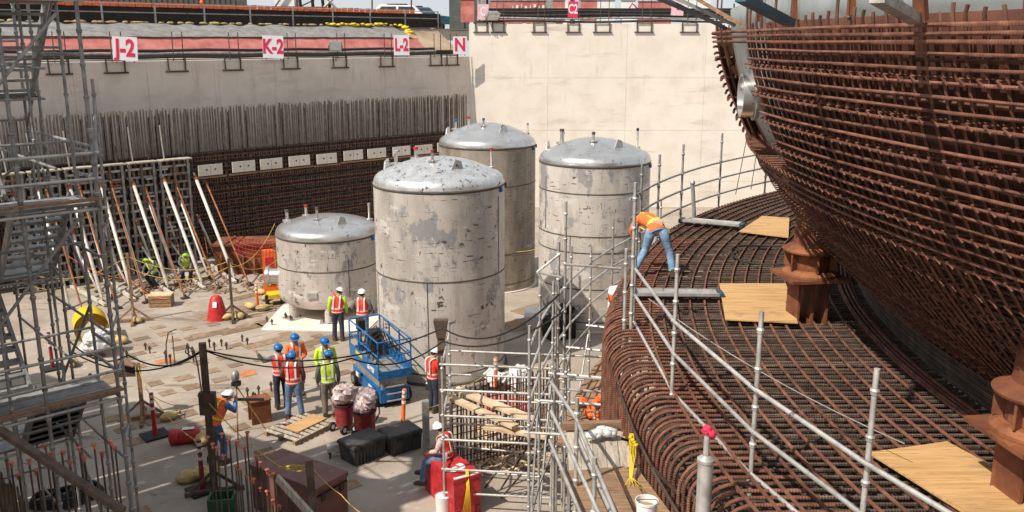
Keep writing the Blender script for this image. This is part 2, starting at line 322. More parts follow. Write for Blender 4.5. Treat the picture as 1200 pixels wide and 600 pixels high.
# broad brown patches of formwork sheet by the small tank, joints in the slab
for (x, y, w, d, a) in [(262, 367, 1.9, .8, .15), (300, 362, 2.4, .7, .1), (325, 375, 1.6, .6, .2), (245, 392, 1.6, .45, .2), (282, 386, 1.5, .5, .1), (318, 400, 1.9, .5, .1), (300, 345, 2.2, .5, .3), (612, 380, 1.6, 1.0, 0), (622, 362, 1.5, .7, .2), (350, 412, 1.2, .4, .1), (372, 400, 1.5, .5, .3), (118, 448, 1.2, .7, .3)]:
    p = G(x, y); MB().box(p+V(0, 0, .008), (w, d, .01), Matrix.Rotation(eyaw+a*.4, 3, 'Z')).build('plywood_cover', 'patchb', floor)
for k in range(-3, 9, 2):
    a = o0+ea*(-6)+eb*(k*3-.5); b = o0+ea*16+eb*(k*3-.5)
    bar('slab_joint', a+V(0, 0, .001), b+V(0, 0, .001), .004, 'dark', floor, 4)
up = sheet('upper_ground', [LW(-60, -4.2, UG), LW(LLEN+1.2, -4.2, UG), V(-1.2, 58.5, UG), V(50, 58.5, UG), V(900, 400, UG), V(900, 1500, UG), V(-900, 1500, UG), V(-900, -60, UG)], 'soil', kind='structure')

# ================================================================ retaining walls
def retaining_wall(name, base, dirv, L, top, nrm, label, m, pw, ph, thick=.35):
    root = empty(name, base, 0, label, 'wall')
    MB().beam(base+dirv*(L/2)-nrm*(thick/2+.03)+V(0, 0, -.5), base+dirv*(L/2)-nrm*(thick/2+.03)+V(0, 0, top), thick, L, up=nrm.cross(V(0, 0, 1))).build('backing', m, root, False, True)
    nx = int(round(L/pw)); nz = int(math.ceil(top/ph))
    me = {}
    for i in range(nx):
        for j in range(nz):
            z1 = top-j*ph; z0 = max(0, z1-ph)
            if z1-z0 < .05: continue
            key = round(z1-z0, 3)
            if key not in me:
                w = L/nx-.005; h = z1-z0-.005; t = .05
                me[key] = MB().add([(-w/2, 0, -h/2), (w/2, 0, -h/2), (w/2, 0, h/2), (-w/2, 0, h/2), (-w/2+.002, t, -h/2+.002), (w/2-.002, t, -h/2+.002), (w/2-.002, t, h/2-.002), (-w/2+.002, t, h/2-.002)],
                    [(0, 1, 2, 3), (4, 7, 6, 5), (0, 4, 5, 1), (1, 5, 6, 2), (2, 6, 7, 3), (3, 7, 4, 0)]).mesh('wall_panel', m)
            ob = bpy.data.objects.new('wall_panel', me[key]); COL.objects.link(ob); ob.parent = root
            p = dirv*((i+.5)*L/nx)+V(0, 0, (z0+z1)/2)-nrm*(.03+rnd.uniform(0, .006))
            ob.location = p; ob.rotation_euler = (0, 0, math.atan2(nrm.y, nrm.x)-PI/2)
    return root
lw = retaining_wall('retaining_wall', LW(-13, 0, 0), LD, LLEN+13, LTOP, LN, 'cream concrete retaining wall toned beige for shade behind the rebar curtain on the left', 'bwall', 3.0, 3.05)
rw = retaining_wall('retaining_wall', LB, V(1, 0, 0), 49.5, RTOP, V(0, -1, 0), 'tall sunlit cream concrete retaining wall behind the tanks', 'cwall', 4.5, 3.0)
MB().box((LB.x+.15, WY+3.3, RTOP/2), (.3, 6.4, RTOP)).build('return_wall', 'cwall', rw, False, True)
# banks behind the left wall
def strip(name, o1, z1, o2, z2, m, t0=-12, t1=None, n=60, wob=.03, label=None):
    t1 = LLEN if t1 is None else t1; q = MB(); P = []
    for i in range(n+1):
        t = t0+(t1-t0)*i/n
        for k in range(4):
            f = k/3; P.append(LW(t, o1+(o2-o1)*f, z1+(z2-z1)*f+(rnd.uniform(-wob, wob) if k else 0)))
    q.add(P, [(i*4+k, i*4+k+1, i*4+k+5, i*4+k+4) for i in range(n) for k in range(3)])
    return q.build(name, m, None, True, kind='structure')
strip('ledge', -.36, 8.80, -1.0, 8.87, 'soil', wob=.01)
strip('clay_bank', -1.0, 9.04, -2.0, 9.80, 'redbank', t1=LLEN-2.2)
strip('grey_bank', -1.85, 9.80, -3.7, 10.40, 'tarp', t1=LLEN-2.6, wob=.05)
strip('sand_bank', -1.0, 8.93, -3.1, 10.16, 'soil', t0=LLEN-2.6, t1=LLEN+.2, n=10, wob=.04)
strip('ledge', -3.6, 10.38, -4.8, UG+.02, 'soil', wob=.02, t1=LLEN+1)
MB().beam(LW(-12, -.95, 8.97), LW(LLEN-.2, -.95, 8.97), .2, .25).build('kerb_shadow_strip', 'dwood', None, False, kind='structure')  # dark strip painting the shadowed void behind the wall head
# black band under the clay bank
MB().beam(LW(-12, -.8, 8.93), LW(LLEN-.2, -.8, 8.93), .02, .34).build('black_strip', 'black', None, False, label='black strip running along the foot of the red clay bank', category='strip')
# service pipes along the wall heads
for (o_, z_, r_, mm, lb, t0) in [(-.12, 8.90, .06, 'black', 'lower black service pipe laid along the head of the beige wall', -12), (-.22, 9.05, .055, 'galvd', 'grey service pipe between the two black ones on the beige wall', -12), (-.34, 9.19, .065, 'black', 'upper black service pipe below the red clay bank', -12)]:
    tag(MB().poly([LW(t, o_, z_+.02*math.sin(t*1.3+o_*9)) for t in [t0+i*1.2 for i in range(int((LLEN-t0)/1.2))]], r_, 8).build('service_pipe', mm), lb, 'pipe')
for (y_, z_, r_, mm, lb) in [(WY+.2, 10.68, .06, 'black', 'lowest black hose lying on top of the cream wall'), (WY+.5, 10.86, .05, 'galvd', 'grey hose between the black ones on top of the cream wall'), (WY+.6, 11.04, .07, 'black', 'middle black hose strung above the cream wall'), (WY+.9, 11.24, .06, 'black', 'topmost black hose strung above the cream wall')]:
    tag(MB().poly([V(-2+i*1.1, y_, z_+.035*math.sin(i*.9+z_*7)) for i in range(38)], r_, 8).build('service_hose', mm), lb, 'hose')
tag(MB().box((9, WY+1.6, 11.15), (22, .1, .6)).build('debris_screen', 'dark', None, False), 'dark debris netting behind the hoses above the cream wall', 'netting')
# hangers
def hanger(p, nrm, label, H=1.5, w=.75, m='dark'):
    root = empty('pipe_hanger', p, math.atan2(nrm.y, nrm.x)-PI/2, label, 'pipe hanger', 'steel hangers carrying pipes along the wall heads')
    bt = 'darkbar'
    for s in (-1, 1):
        w_ = w
        bar('upright', V(s*w/2, .08, -.46), V(s*w/2+.02*s, .08, .12), .035, bt, root, 6, False)
        bar('mast', V(s*w*.3-.1, .08, .0), V(s*w*.3-.12, .05, H), .022, bt, root, 6, False)
    bar('foot_bar', V(-w/2-.14, .08, -.46), V(w/2+.14, .08, -.46), .04, bt, root, 6, False)
    bar('head_bar', V(-w/2, .08, .05), V(w/2, .08, .05), .03, bt, root, 6, False)
    return root
def onL(x, z=LTOP):        # point of the left wall head in line with column x of the survey
    r = _ray(x, 60); n = LN; d = (LA-V(0, 0, CAMH)).dot(n)/r.dot(n); p = V(0, 0, CAMH)+r*d; return V(p.x, p.y, z)
for k, (x, side) in enumerate([(66, ''), (133, 'below the J-2 sign'), (205, 'right of the J-2 sign'), (271, 'left of the K-2 sign'), (339, 'right of the K-2 sign'), (397, 'below the floodlight'), (452, 'below the L-2 sign'), (510, 'right of the L-2 sign'), (529, 'left of the N sign')]):
    hanger(onL(x), LN, 'dark steel pipe hanger on the beige wall head '+(side or 'behind the stair tower'), 1.25)
for k, (x, side) in enumerate([(564, 'nearest the wall corner'), (584, 'below the dark floodlight'), (632, 'left of the red C2 sign'), (672, 'below the red C2 sign'), (706, 'right of the red C2 sign'), (755, 'midway along the wall'), (808, 'nearest the rebar bowl')]):
    p = D(x, 28, WY); hanger(V(p.x, WY, RTOP), V(0, -1, 0), 'dark steel pipe hanger on the cream wall head '+side, 1.75, .62 if x < 700 else .8)

# ================================================================ column line signs
def sign(txt, p, nrm, w, h, board, ink, label, size, tilt=0, sx=.72, off=.012):
    root = empty('grid_sign', p, math.atan2(nrm.y, nrm.x)+PI/2, label, 'sign', None)
    MB().box((0, 0, 0), (w, .03, h)).build('board', board, root, False)
    for s in (-1, 1): bar('stay', V(s*w*.35, .03, -h*.6), V(s*w*.35, .03, h*.5), .015, 'darkbar', root, 5, False)
    if txt: lettering(txt, size, ink, root, (0, -.022, 0), (PI/2, 0, 0), off, sx)
    root.rotation_euler[1] = tilt
    return root
def Lsign(txt, x, y, w, h, lb, size, tilt=0, sx=.72):
    q = onL(x); Y = q.y-.45; p = D(x, y, Y); sc = 1.; sign(txt, p, V(.25, -.97, 0), w, h, 'signw', 'signr', lb, size*1.06, tilt, sx, .03)
Lsign('J-2', 146.5, 57, .98, .98, 'white sign reading J-2 in red on the beige wall head', .92, .05, .74)
Lsign('K-2', 320, 55, .95, 1.04, 'white sign reading K-2 in red on the beige wall head', .86, .03, .72)
Lsign('L-2', 470.5, 53, .82, 1.04, 'white sign reading L-2 in red on the beige wall head', .84, 0, .62)
Lsign('N', 539, 53, .78, .96, 'white sign reading N in red beside the wall corner', .92, 0, .85)
for (t, x, y, w, h, b, i, lb, sz) in [('C2', 671.5, 11, .56, .88, 'signr', 'signw', 'red sign reading C2 in white above the cream wall', .72), ('C', 566, 14, .62, .85, 'signp', 'white', 'faded pink sign with a letter C behind the dark floodlight', .7), ('C', 794, 9, .7, .85, 'signp', 'signr', 'faded pink sign above the cream wall beside the blue struts', .4)]:
    sign(t, D(x, y, WY-.12), V(0, -1, 0), w, h, b, i, lb, sz, .03, .62)
# floodlights
def floodlight(p, rz, tilt, label, w=.72):
    root = empty('floodlight', p, rz, label, 'floodlight'); R = Matrix.Rotation(tilt, 3, 'X')
    MB().loft([[R @ V(x*w/2*k, -y, z*.24*k) for x, z in ((-1, -1), (1, -1), (1, 1), (-1, 1))] for k, y in ((1, .16), (1.05, .10), (.75, -.16))]).build('housing', 'galvd', root, False)
    MB().loft([[R @ V(x*w/2*.9, -y, z*.21) for x, z in ((-1, -1), (1, -1), (1, 1), (-1, 1))] for y in (.175, .155)]).build('lens', 'lamp', root, False)
    y_ = MB(); y_.poly([(-w*.56, 0, 0), (-w*.56, 0, -.36), (w*.56, 0, -.36), (w*.56, 0, 0)], .02, 6); y_.tube((0, 0, -.36), (0, 0, -.8), .025); y_.build('bracket', 'darkbar', root)
    return root
floodlight(D(393, 53, onL(393).y-.2), .3, .35, 'grey floodlight with pale lens between the K-2 and L-2 signs', .6)
floodlight(D(577, 18, WY-.25), .5, .75, 'dark floodlight tilted down above the wall corner', .75)

# ================================================================ things on the upper ground
def guard_rail(p0, p1, n, z0, label, hs=(.5, .9), m='galvd'):
    root = empty('guard_rail', V(p0.x, p0.y, z0), 0, label, 'railing')
    for h in hs: bar('rail', V(p0.x, p0.y, z0+h), V(p1.x, p1.y, z0+h), .03, m, root, 6)
    for i in range(n+1):
        p = p0.lerp(p1, i/n); bar('post', V(p.x, p.y, z0-.1), V(p.x, p.y, z0+hs[-1]+.03), .035, m, root, 6, True, True)
guard_rail(LW(-12, -3.8), LW(LLEN+.8, -3.8), 15, 10.4, 'grey pipe guard rail along the crest of the bank')
tag(MB().beam(LW(-12, -5.1, 10.8), LW(LLEN+2, -5.1, 10.8), .04, .86, up=(0, 0, 1)).build('silt_fence', 'dark', None, False), 'low black silt fence behind the guard rail', 'fence')
q = MB()
for i in range(90):
    t = -12+i*(LLEN+12)/90; q.add([LW(t, -5.0, 11.2+rnd.uniform(-.02, .02)), LW(t+.36, -5.0, 11.2), LW(t+.36, -5.0, 11.42+rnd.uniform(-.02, .03)), LW(t, -5.0, 11.42)], [(0, 1, 2, 3)])
tag(q.build('orange_netting', 'orange', None, False), 'strip of orange safety netting behind the guard rail', 'netting')
q = MB()
for i in range(60):
    t = -10+i*.52+rnd.uniform(-.2, .2); p = LW(t, -3.72, 10.45); q.sphere(p, rnd.uniform(.05, .1), (rnd.uniform(1.8, 4), 1, rnd.uniform(.5, .9)), 7, 5, Matrix.Rotation(.75+rnd.uniform(-.2, .2), 3, 'Z'), .3)
tag(q.build('sandbag_row', 'sand', None, True), 'row of pale sandbags pinning the top of the grey bank', 'sandbags', kind='stuff')
q = MB()
for i in range(26):
    f = i/25; t = LLEN-7+5.0*min(1, f*1.6); zz = 10.5-max(0, f-.62)*3.2; off = -3.6+max(0, f-.62)*4.2; q.sphere(LW(t, off+rnd.uniform(-.1, .1), zz+rnd.uniform(-.04, .05)), rnd.uniform(.05, .11) if f < .6 else rnd.uniform(.1, .2), (1.7, 1, .7), 7, 5, None, .8)
tag(q.build('yellow_cover', 'yellowp', None, True), 'crumpled yellow cover folded over the end of the grey bank', 'tarp')
def block(name, c, d, m, label, cat, extra=None, rz=0.):
    root = empty(name, c, rz, label, cat); MB().box((0, 0, d[2]/2), d).build('body', m, root, False)
    return root
# container with corrugations (upper left)
c0 = D(176, 20, 58); r = block('storage_container', V(c0.x, 58, UG), (11.7, 2.4, 2.8), 'cont', 'dark grey green storage container beyond the guard rail', 'container', rz=.25)
for i in range(34): MB().box((-5.1+i*.31, -1.22, 1.3), (.14, .06, 2.35)).build('corrugation', 'cont', r, False)
for i in range(3): MB().box((-3.5+i*3.4, -1.26, 1.0), (1.3, .04, .08)).build('label_strip', 'galv', r, False)
c1 = D(30, 10, 56); r = block('storage_container', V(c1.x-4, 53.5, UG), (6, 2.4, 2.6), 'cont', 'dark storage container behind the stair tower', 'container', rz=.6)
for i in range(19): MB().box((-2.9+i*.31, -1.22, 1.3), (.14, .06, 2.35)).build('corrugation', 'cont', r, False)
# drilling rig base: crawler tracks, frame, leaders
rg = empty('drilling_rig', V(D(360, 10, 62).x, 62, UG), 0, 'dark crawler drilling rig with lattice legs beyond the bank', 'drilling rig')
for s in (-1, 1):
    MB().poly([(-2.2, s*1.3, .35), (-1.9, s*1.3, .75), (1.9, s*1.3, .75), (2.2, s*1.3, .35), (1.9, s*1.3, .1), (-1.9, s*1.3, .1), (-2.2, s*1.3, .35)], .16, 6).build('crawler_track', 'black', rg)
MB().box((-.2, 0, 1.2), (3.2, 2.4, .5)).build('turntable', 'dark', rg, False)
MB().box((-1.3, 0, 2.0), (1.3, 1.6, 1.6)).build('engine_house', 'white', rg, False)
for x0, x1 in ((-.2, -.5), (.6, .4), (1.3, .9), (1.6, 2.4)): bar('leader', V(x0, -.9, 1.0), V(x1, -.9, 6), .11, 'dark', rg, 6, False)
for i in range(9):
    z = 1.0+i*.45; bar('lattice_brace', V(-.3 if i % 2 else .7, -.9, z), V(.7 if i % 2 else -.3, -.9, z+.45), .05, 'darkbar', rg, 6, False)
for a, b in (((-2.3, -1, 1.0), (-1, -1, 2.6)), ((.9, -1, 1.0), (2.5, -1, 2.5)), ((2.6, -1, .8), (1.2, -1, 2.4))): bar('stay', V(*a), V(*b), .09, 'galvd', rg, 6, False)
MB().box((2.6, -1.1, 1.25), (1.0, .6, .14)).build('work_deck', 'yellowp', rg, False); MB().box((-2.4, -.8, 1.2), (.8, .6, .5)).build('tool_box', 'white', rg, False)
# SUV
def suv(x, Y, label, m='white'):
    p = D(x, 15, Y); root = empty('parked_car', V(p.x, Y, UG), PI, label, 'car')
    side = [(-2.4, .45), (-2.4, 1.0), (-1.3, 1.12), (-.75, 1.68), (1.7, 1.72), (2.3, 1.1), (2.4, .45)]
    q = MB(); rg2 = []
    for y in (-.92, -.85, .85, .92):
        k = 1 if abs(y) < .9 else .97; rg2.append([V(a*k, y*(1 if b < 1.2 else .84), .1+b*k) for a, b in side])
    q.loft(rg2).build('body', m, root, False)
    for s in (-1, 1):
        q = MB(); q.add([(-1.1, s*.86, 1.28), (-.7, s*.80, 1.68), (.35, s*.80, 1.70), (.35, s*.86, 1.28)], [(0, 1, 2, 3)]); q.add([(.5, s*.86, 1.28), (.5, s*.80, 1.70), (1.55, s*.80, 1.70), (1.95, s*.86, 1.28)], [(0, 1, 2, 3)])
        q.v = [v+V(0, s*.015, 0) for v in q.v]; q.build('side_window', 'glass', root, False)
        for xx in (-1.5, 1.55): MB().lathe([(.05, -.11), (.36, -.11), (.38, 0), (.36, .11), (.05, .11)], (xx, s*.82, .37), 18, R=Matrix.Rotation(PI/2, 3, 'X')).build('wheel', 'black', root)
    MB().box((.5, 0, 1.87), (1.4, 1.2, .05)).build('roof_rack', 'dark', root, False)
suv(474, 68, 'white station wagon parked beyond the guard rail')
suv(492, 72, 'dark blue car parked behind the white station wagon', 'steelb')
# site office, posts, buildings right of the cars
bo = empty('site_office', V(D(600, 8, 67).x, 67, UG), 0, 'pale grey site building with green panels beyond the corner', 'building')
MB().box((0, 1, 1.9), (9, 3, 3.8)).build('wall', 'cont', bo, False)
for i, (x, w, m_) in enumerate([(-3.9, .9, 'cont'), (-2.9, .25, 'white'), (-2.1, .8, 'hatg'), (-1.0, 1.6, 'galvd'), (.9, .3, 'white'), (2.2, 1.9, 'galvd'), (3.9, .5, 'white')]):
    MB().box((x, -.56, 1.7), (w, .08, 3.3)).build('facade_panel', 'galvd' if m_ == 'hatg' else m_, bo, False)
for (x0, x1, Y, z, lb, m_) in [(540, 556, 51, 10.6, 'short red barrier left of the faded pink sign', 'redbank'), (575, 640, 51.5, 10.55, 'long weathered red barrier behind the dark floodlight', 'redbank'), (648, 662, 52, 10.6, 'short red barrier left of the red C2 sign', 'redbank'), (680, 700, 52, 10.6, 'red and white barrier right of the C2 sign', 'redbank'), (748, 786, 51, 10.5, 'red container left of the faded pink sign by the struts', 'redbank'), (700, 720, 50.5, 10.4, 'white cladding sheet right of the C2 sign', 'white'), (728, 744, 51, 10.4, 'white panel between red posts', 'white'), (800, 832, 50.5, 10.5, 'white cabin behind the blue struts', 'white')]:
    a = D(x0, 10, Y*1.12); b = D(x1, 10, Y*1.12); Y *= 1.12; z = 9.6+(z-9.6)*1.12; w = b.x-a.x
    rt = empty('barrier' if m_ == 'redbank' else 'site_cladding', V((a.x+b.x)/2, Y, z), 0, lb, 'barrier' if m_ == 'redbank' else 'panel')
    MB().loft([[V(sx*w/2, sy*t, zz) for sx, sy in ((-1, -1), (1, -1), (1, 1), (-1, 1))] for t, zz in ((.28, 0), (.25, .5), (.12, .95), (.10, 1.5 if m_ != 'redbank' else 1.35))]).build('body', m_, rt, False)
    if m_ == 'redbank' and w > 2.5:
        for i in range(8): MB().box((-w*.1+i*.27, -.2, .95+.05*(i % 3)), (.04+.1*(i % 2), .02, .18)).build('chalk_mark', 'white', rt, False)
    MB().box((0, 0, 1.52 if m_ != 'redbank' else 1.37), (w+.1, .3, .05)).build('cap_rail', 'galvd', rt, False)
sn = MB().poly([D(736, 12, 56.8), D(741, 4, 56.8), D(748, 11, 56.8)], .05).build('red_brace', 'red'); tag(sn, 'red bracing between white panels above the cream wall', 'brace')
yl = empty('beacon_cone', V(D(237, 12, 56).x, 56, UG+.5), 0, 'yellow and orange beacon by the container end', 'beacon'); MB().lathe([(.0, .95), (.12, .9), (.15, .5), (.3, .0)], (0, 0, 0), 12).build('body', 'yellowp', yl); MB().sphere((0, 0, 1.03), .13).build('lamp_cap', 'orange', yl)
for x, lb in ((248, 'short stake right of the yellow beacon'), (264, 'second stake on the crest right of the beacon')): tag(bar('stake', D(x, 13, 55), D(x-.5, 4, 55), .04, 'darkbar'), lb, 'stake')
for x, y1, lb in ((436, -4, 'slender pole left of the white station wagon'), (482, -6, 'slender pole behind the white station wagon'), (348, -8, 'pole beside the drilling rig')): tag(bar('pole', D(x, 17, 56), D(x, y1, 56), .05, 'darkbar'), lb, 'pole')

# ================================================================ rebar curtain in front of the left wall
cur = empty('rebar_curtain', LW(0, 1.3, 0), 0, 'long wall of closely spaced upright grey and brown rebar before the beige wall', 'rebar wall')
CT, CM = 6.76, 4.85            # top of the dowels, top of the dense mesh
t0c, t1c = -6.5, 22.3
nb = 236
for i in range(nb):
    t = t0c+(t1c-t0c)*i/(nb-1)+rnd.uniform(-.018, .018); l = rnd.uniform(-.03, .03)
    bar('upright_dowel', LW(t, 1.5, 0), LW(t+l, 1.5, CT+rnd.uniform(-.05, .05)), .034, 'greybar', cur)
q = MB()
for i in range(190):
    t = t0c+(t1c-t0c)*(i+.5)/190+rnd.uniform(-.05, .05)
    if i % 2: continue
    q.tube(LW(t, 1.15, 0), LW(t+rnd.uniform(-.08, .08), 1.15, CT-.25+rnd.uniform(-.1, .1)), .03, 5)
q.build('rear_dowels', 'darkbar', cur, 50, True, kind='stuff')
for k in range(28):
    z = .12+k*.172
    for o_ in (1.58,): bar('horizontal_bar', LW(t0c, o_, z+rnd.uniform(-.015, .015)), LW(t1c, o_, z+rnd.uniform(-.015, .015)), .026, 'rust' if k % 3 else 'darkbar', cur)
q = MB()
for k in range(26): q.tube(LW(t0c, 1.08, .2+k*.18), LW(t1c, 1.08, .2+k*.18), .022, 5)
q.build('rear_horizontal_bars', 'darkbar', cur, 50, True, kind='stuff')
q = MB()                       # couplers and ties that thicken the mesh
for i in range(nb):
    for k in range(13):
        t = t0c+(t1c-t0c)*(i+.5)/nb; z = .3+k*.36+rnd.uniform(-.03, .03)
        q.beam(LW(t, 1.56, z), LW(t+.01, 1.56, z+.17), .05, .04)
q.build('coupler_ties', 'darkbar', cur, False, True, kind='stuff')
MB().beam(LW(t0c, .9, 2.38), LW(t1c, .9, 2.38), 4.7, .03, up=LN).build('shade_backing', 'shade_backing', cur, False, True)  # dark sheet standing in for the shade deep among the layered bars
# embed plates in pairs along the curtain
for i in range(14):
    t = 5.75+i*1.49
    if t > 22: break
    if i == 0: continue
    z = 4.02-.004*i
    er = empty('embed_plate', LW(t+rnd.uniform(-.06, .06), 1.70, z+rnd.uniform(-.03, .03)), math.atan2(LD.y, LD.x), 'pale embed plate pair on the rebar curtain, %s from the left' % ('first second third fourth fifth sixth seventh eighth ninth tenth eleventh twelfth thirteenth fourteenth'.split()[i]), 'embed plate', 'embed plates in a row on the rebar curtain')
    for s in (-1, 1):
        MB().box((s*.285, 0, 0), (.55, .04, .48)).build('plate', 'white' if 0 else 'cwall', er, False)
        MB().lathe([(0, 0), (.04, 0), (.04, .012), (0, .012)], (s*.2+.02, -.022, .02), 8, R=Matrix.Rotation(PI/2, 3, 'X')).build('bolt_hole', 'dark', er)
    MB().box((0, 0, -.33), (1.48, .05, .07)).build('ledge_board', 'wood', er, False)
# ================================================================ formwork gang panels with props
pt = [D(x, 190, 1).x for x in (0,)]
def onF(x, y, off=2.35):    # point of the formwork face
    r = _ray(x, y); P0 = LA+LN*off-V(0, 0, CAMH); d = P0.dot(LN)/r.dot(LN); return V(0, 0, CAMH)+r*d
def tof(p): return (p-LA).dot(LD)
FZ = 4.72
tl = [tof(onF(x, 200)) for x in (-5, 27, 70, 107, 145, 182, 222)]
for i in range(6):
    ta, tb = tl[i], tl[i+1]
    nm = ['leftmost, behind the stair tower', 'second from the left, behind the stair tower', 'third from the left', 'fourth from the left', 'fifth from the left', 'rightmost, next to the open rebar curtain'][i]
    fp = empty('gang_form', LW((ta+tb)/2, 2.35, 0), math.atan2(LD.y, LD.x), 'tall steel waler formwork against the curtain, '+nm, 'formwork panel', 'formwork panels standing along the rebar curtain')
    w = tb-ta-.12
    MB().box((0, .12, FZ/2), (w, .04, FZ)).build('face_sheet', 'shade_backing', fp, False)
    for k in range(13):
        z = .3+k*.345; MB().box((rnd.uniform(-.05, .05), -.12, z), (w, .10, .085)).build('waler', 'galvd' if k % 4 else 'galv', fp, False)
        for h_ in range(5): MB().box((-w/2+.2+(h_+.5*(k % 2))*w/5.2, -.07, z+.17), (.06, .08, .26)).build('stiffener', 'greybar', fp, False)
    for k in range(3):
        x = -w/2+.08+k*(w-.16)/2; MB().box((x, -.20, FZ/2), (.09, .08, FZ)).build('strongback', 'galvd' if k != 1 else 'greybar', fp, False)
    for k in range(9):
        xx = rnd.uniform(-w/2, w/2*.7); zz = rnd.uniform(.8, FZ-.3); MB().box((xx, -.16, zz), (.45, .06, .07)).build('clamp_rail', 'galv' if k % 2 else 'orust', fp, False)
    MB().box((0, -.3, FZ+.02), (w, .5, .05)).build('walk_bracket', 'plank', fp, False)
    bar('guard_post', V(-w/2+.2, -.4, FZ), V(-w/2+.05, -.6, FZ+1.5), .028, 'galv', fp, 6, False)
    bar('guard_post', V(w/2-.2, -.1, FZ), V(w/2-.22, -.1, FZ+.75), .03, 'darkbar', fp, 6, False)
def prop(xt, yt, xf, yf, r, m, label, group='long push-pull props bracing the formwork'):
    a = onF(xt, yt, 2.6); b = G(xf, yf); root = empty('formwork_prop', b, 0, label, 'prop', group)
    d = (a-b); n = d.normalized()
    MB().poly([b+d*.02, b+d*.06, b+d*.065, b+d*.93, b+d*.935, b+d*.98], r, 10, True, [r*.55, r*.55, r, r, r*.55, r*.55]).build('prop_tube', m, root, True, True)
    MB().lathe([(r*1.35, -.1), (r*1.45, 0), (r*1.35, .1)], b+d*.93, 10, R=n.to_track_quat('Z', 'Y').to_matrix()).build('collar', 'orust', root, True, True)
    MB().box(b+V(0, 0, .03), (.3, .22, .06), Matrix.Rotation(.75, 3, 'Z')).box(b+V(0, 0, .1), (.06, .16, .14), Matrix.Rotation(.75, 3, 'Z')).build('foot_plate', 'darkbar', root, False, True)
    return root
o_n = ['first', 'second', 'third', 'fourth', 'fifth', 'sixth']
for i, a in enumerate([(42, 212, 82, 362), (79, 210, 122, 357), (116, 208, 157, 351), (153, 206, 199, 342), (189, 202, 239, 338), (226, 200, 277, 331)]): prop(*a, .07, 'prop', o_n[i]+' long white prop from the left, sloping from the formwork top to the slab')
for i, a in enumerate([(84, 266, 104, 338), (121, 261, 143, 330), (159, 257, 182, 319), (195, 252, 217, 310), (230, 250, 254, 303)]): prop(*a, .055, 'prop', o_n[i]+' short white prop from the left, at half height of the formwork', 'short props bracing the formwork')
for i, a in enumerate([(90, 292, 116, 342), (125, 289, 150, 334), (163, 284, 190, 326), (198, 281, 224, 318)]): prop(*a, .045, 'prop', o_n[i]+' low thin prop from the left, near the formwork foot', 'low props bracing the formwork')
for i, a in enumerate([(98, 232, 132, 350), (135, 230, 170, 344), (171, 228, 210, 336), (208, 226, 246, 328)]): prop(*a, .045, 'prop', o_n[i]+' slim beige prop from the left, between the long props', 'slim props between the long ones')
for i, a in enumerate([(52, 214, 98, 368), (90, 210, 138, 362), (128, 208, 172, 355), (168, 213, 217, 350), (203, 208, 255, 338), (239, 208, 293, 335)]): prop(*a, .035, 'orust', o_n[i]+' thin rust brown raker from the left, beside the white props', 'rusty rakers bracing the formwork')
for i, (a, b) in enumerate([((160, 318), (200, 346)), ((196, 308), (240, 340)), ((232, 302), (276, 333)), ((122, 330), (158, 354)), ((84, 338), (124, 360))]):
    tag(MB().beam(G(*a)+V(0, 0, .09), G(*b)+V(0, 0, .09), .12, .1).build('sole_beam', 'prop', None, False), 'pale sole beam on the slab under the '+o_n[i]+' foot of the props', 'beam', 'sole beams under the prop feet')
for i, (x, y) in enumerate([(214, 320), (245, 312)]):
    q = MB(); p0 = onF(x-6, y-30); q.poly([p0+V(.2, -.5, .5), p0+V(.5, -1.1, -.3), p0+V(.3, -.9, -1.0)], .02, 5); tag(q.build('scrap_wire', 'orust'), 'bent rusty wire hanging among the props, '+('left' if i == 0 else 'right')+' one', 'wire')

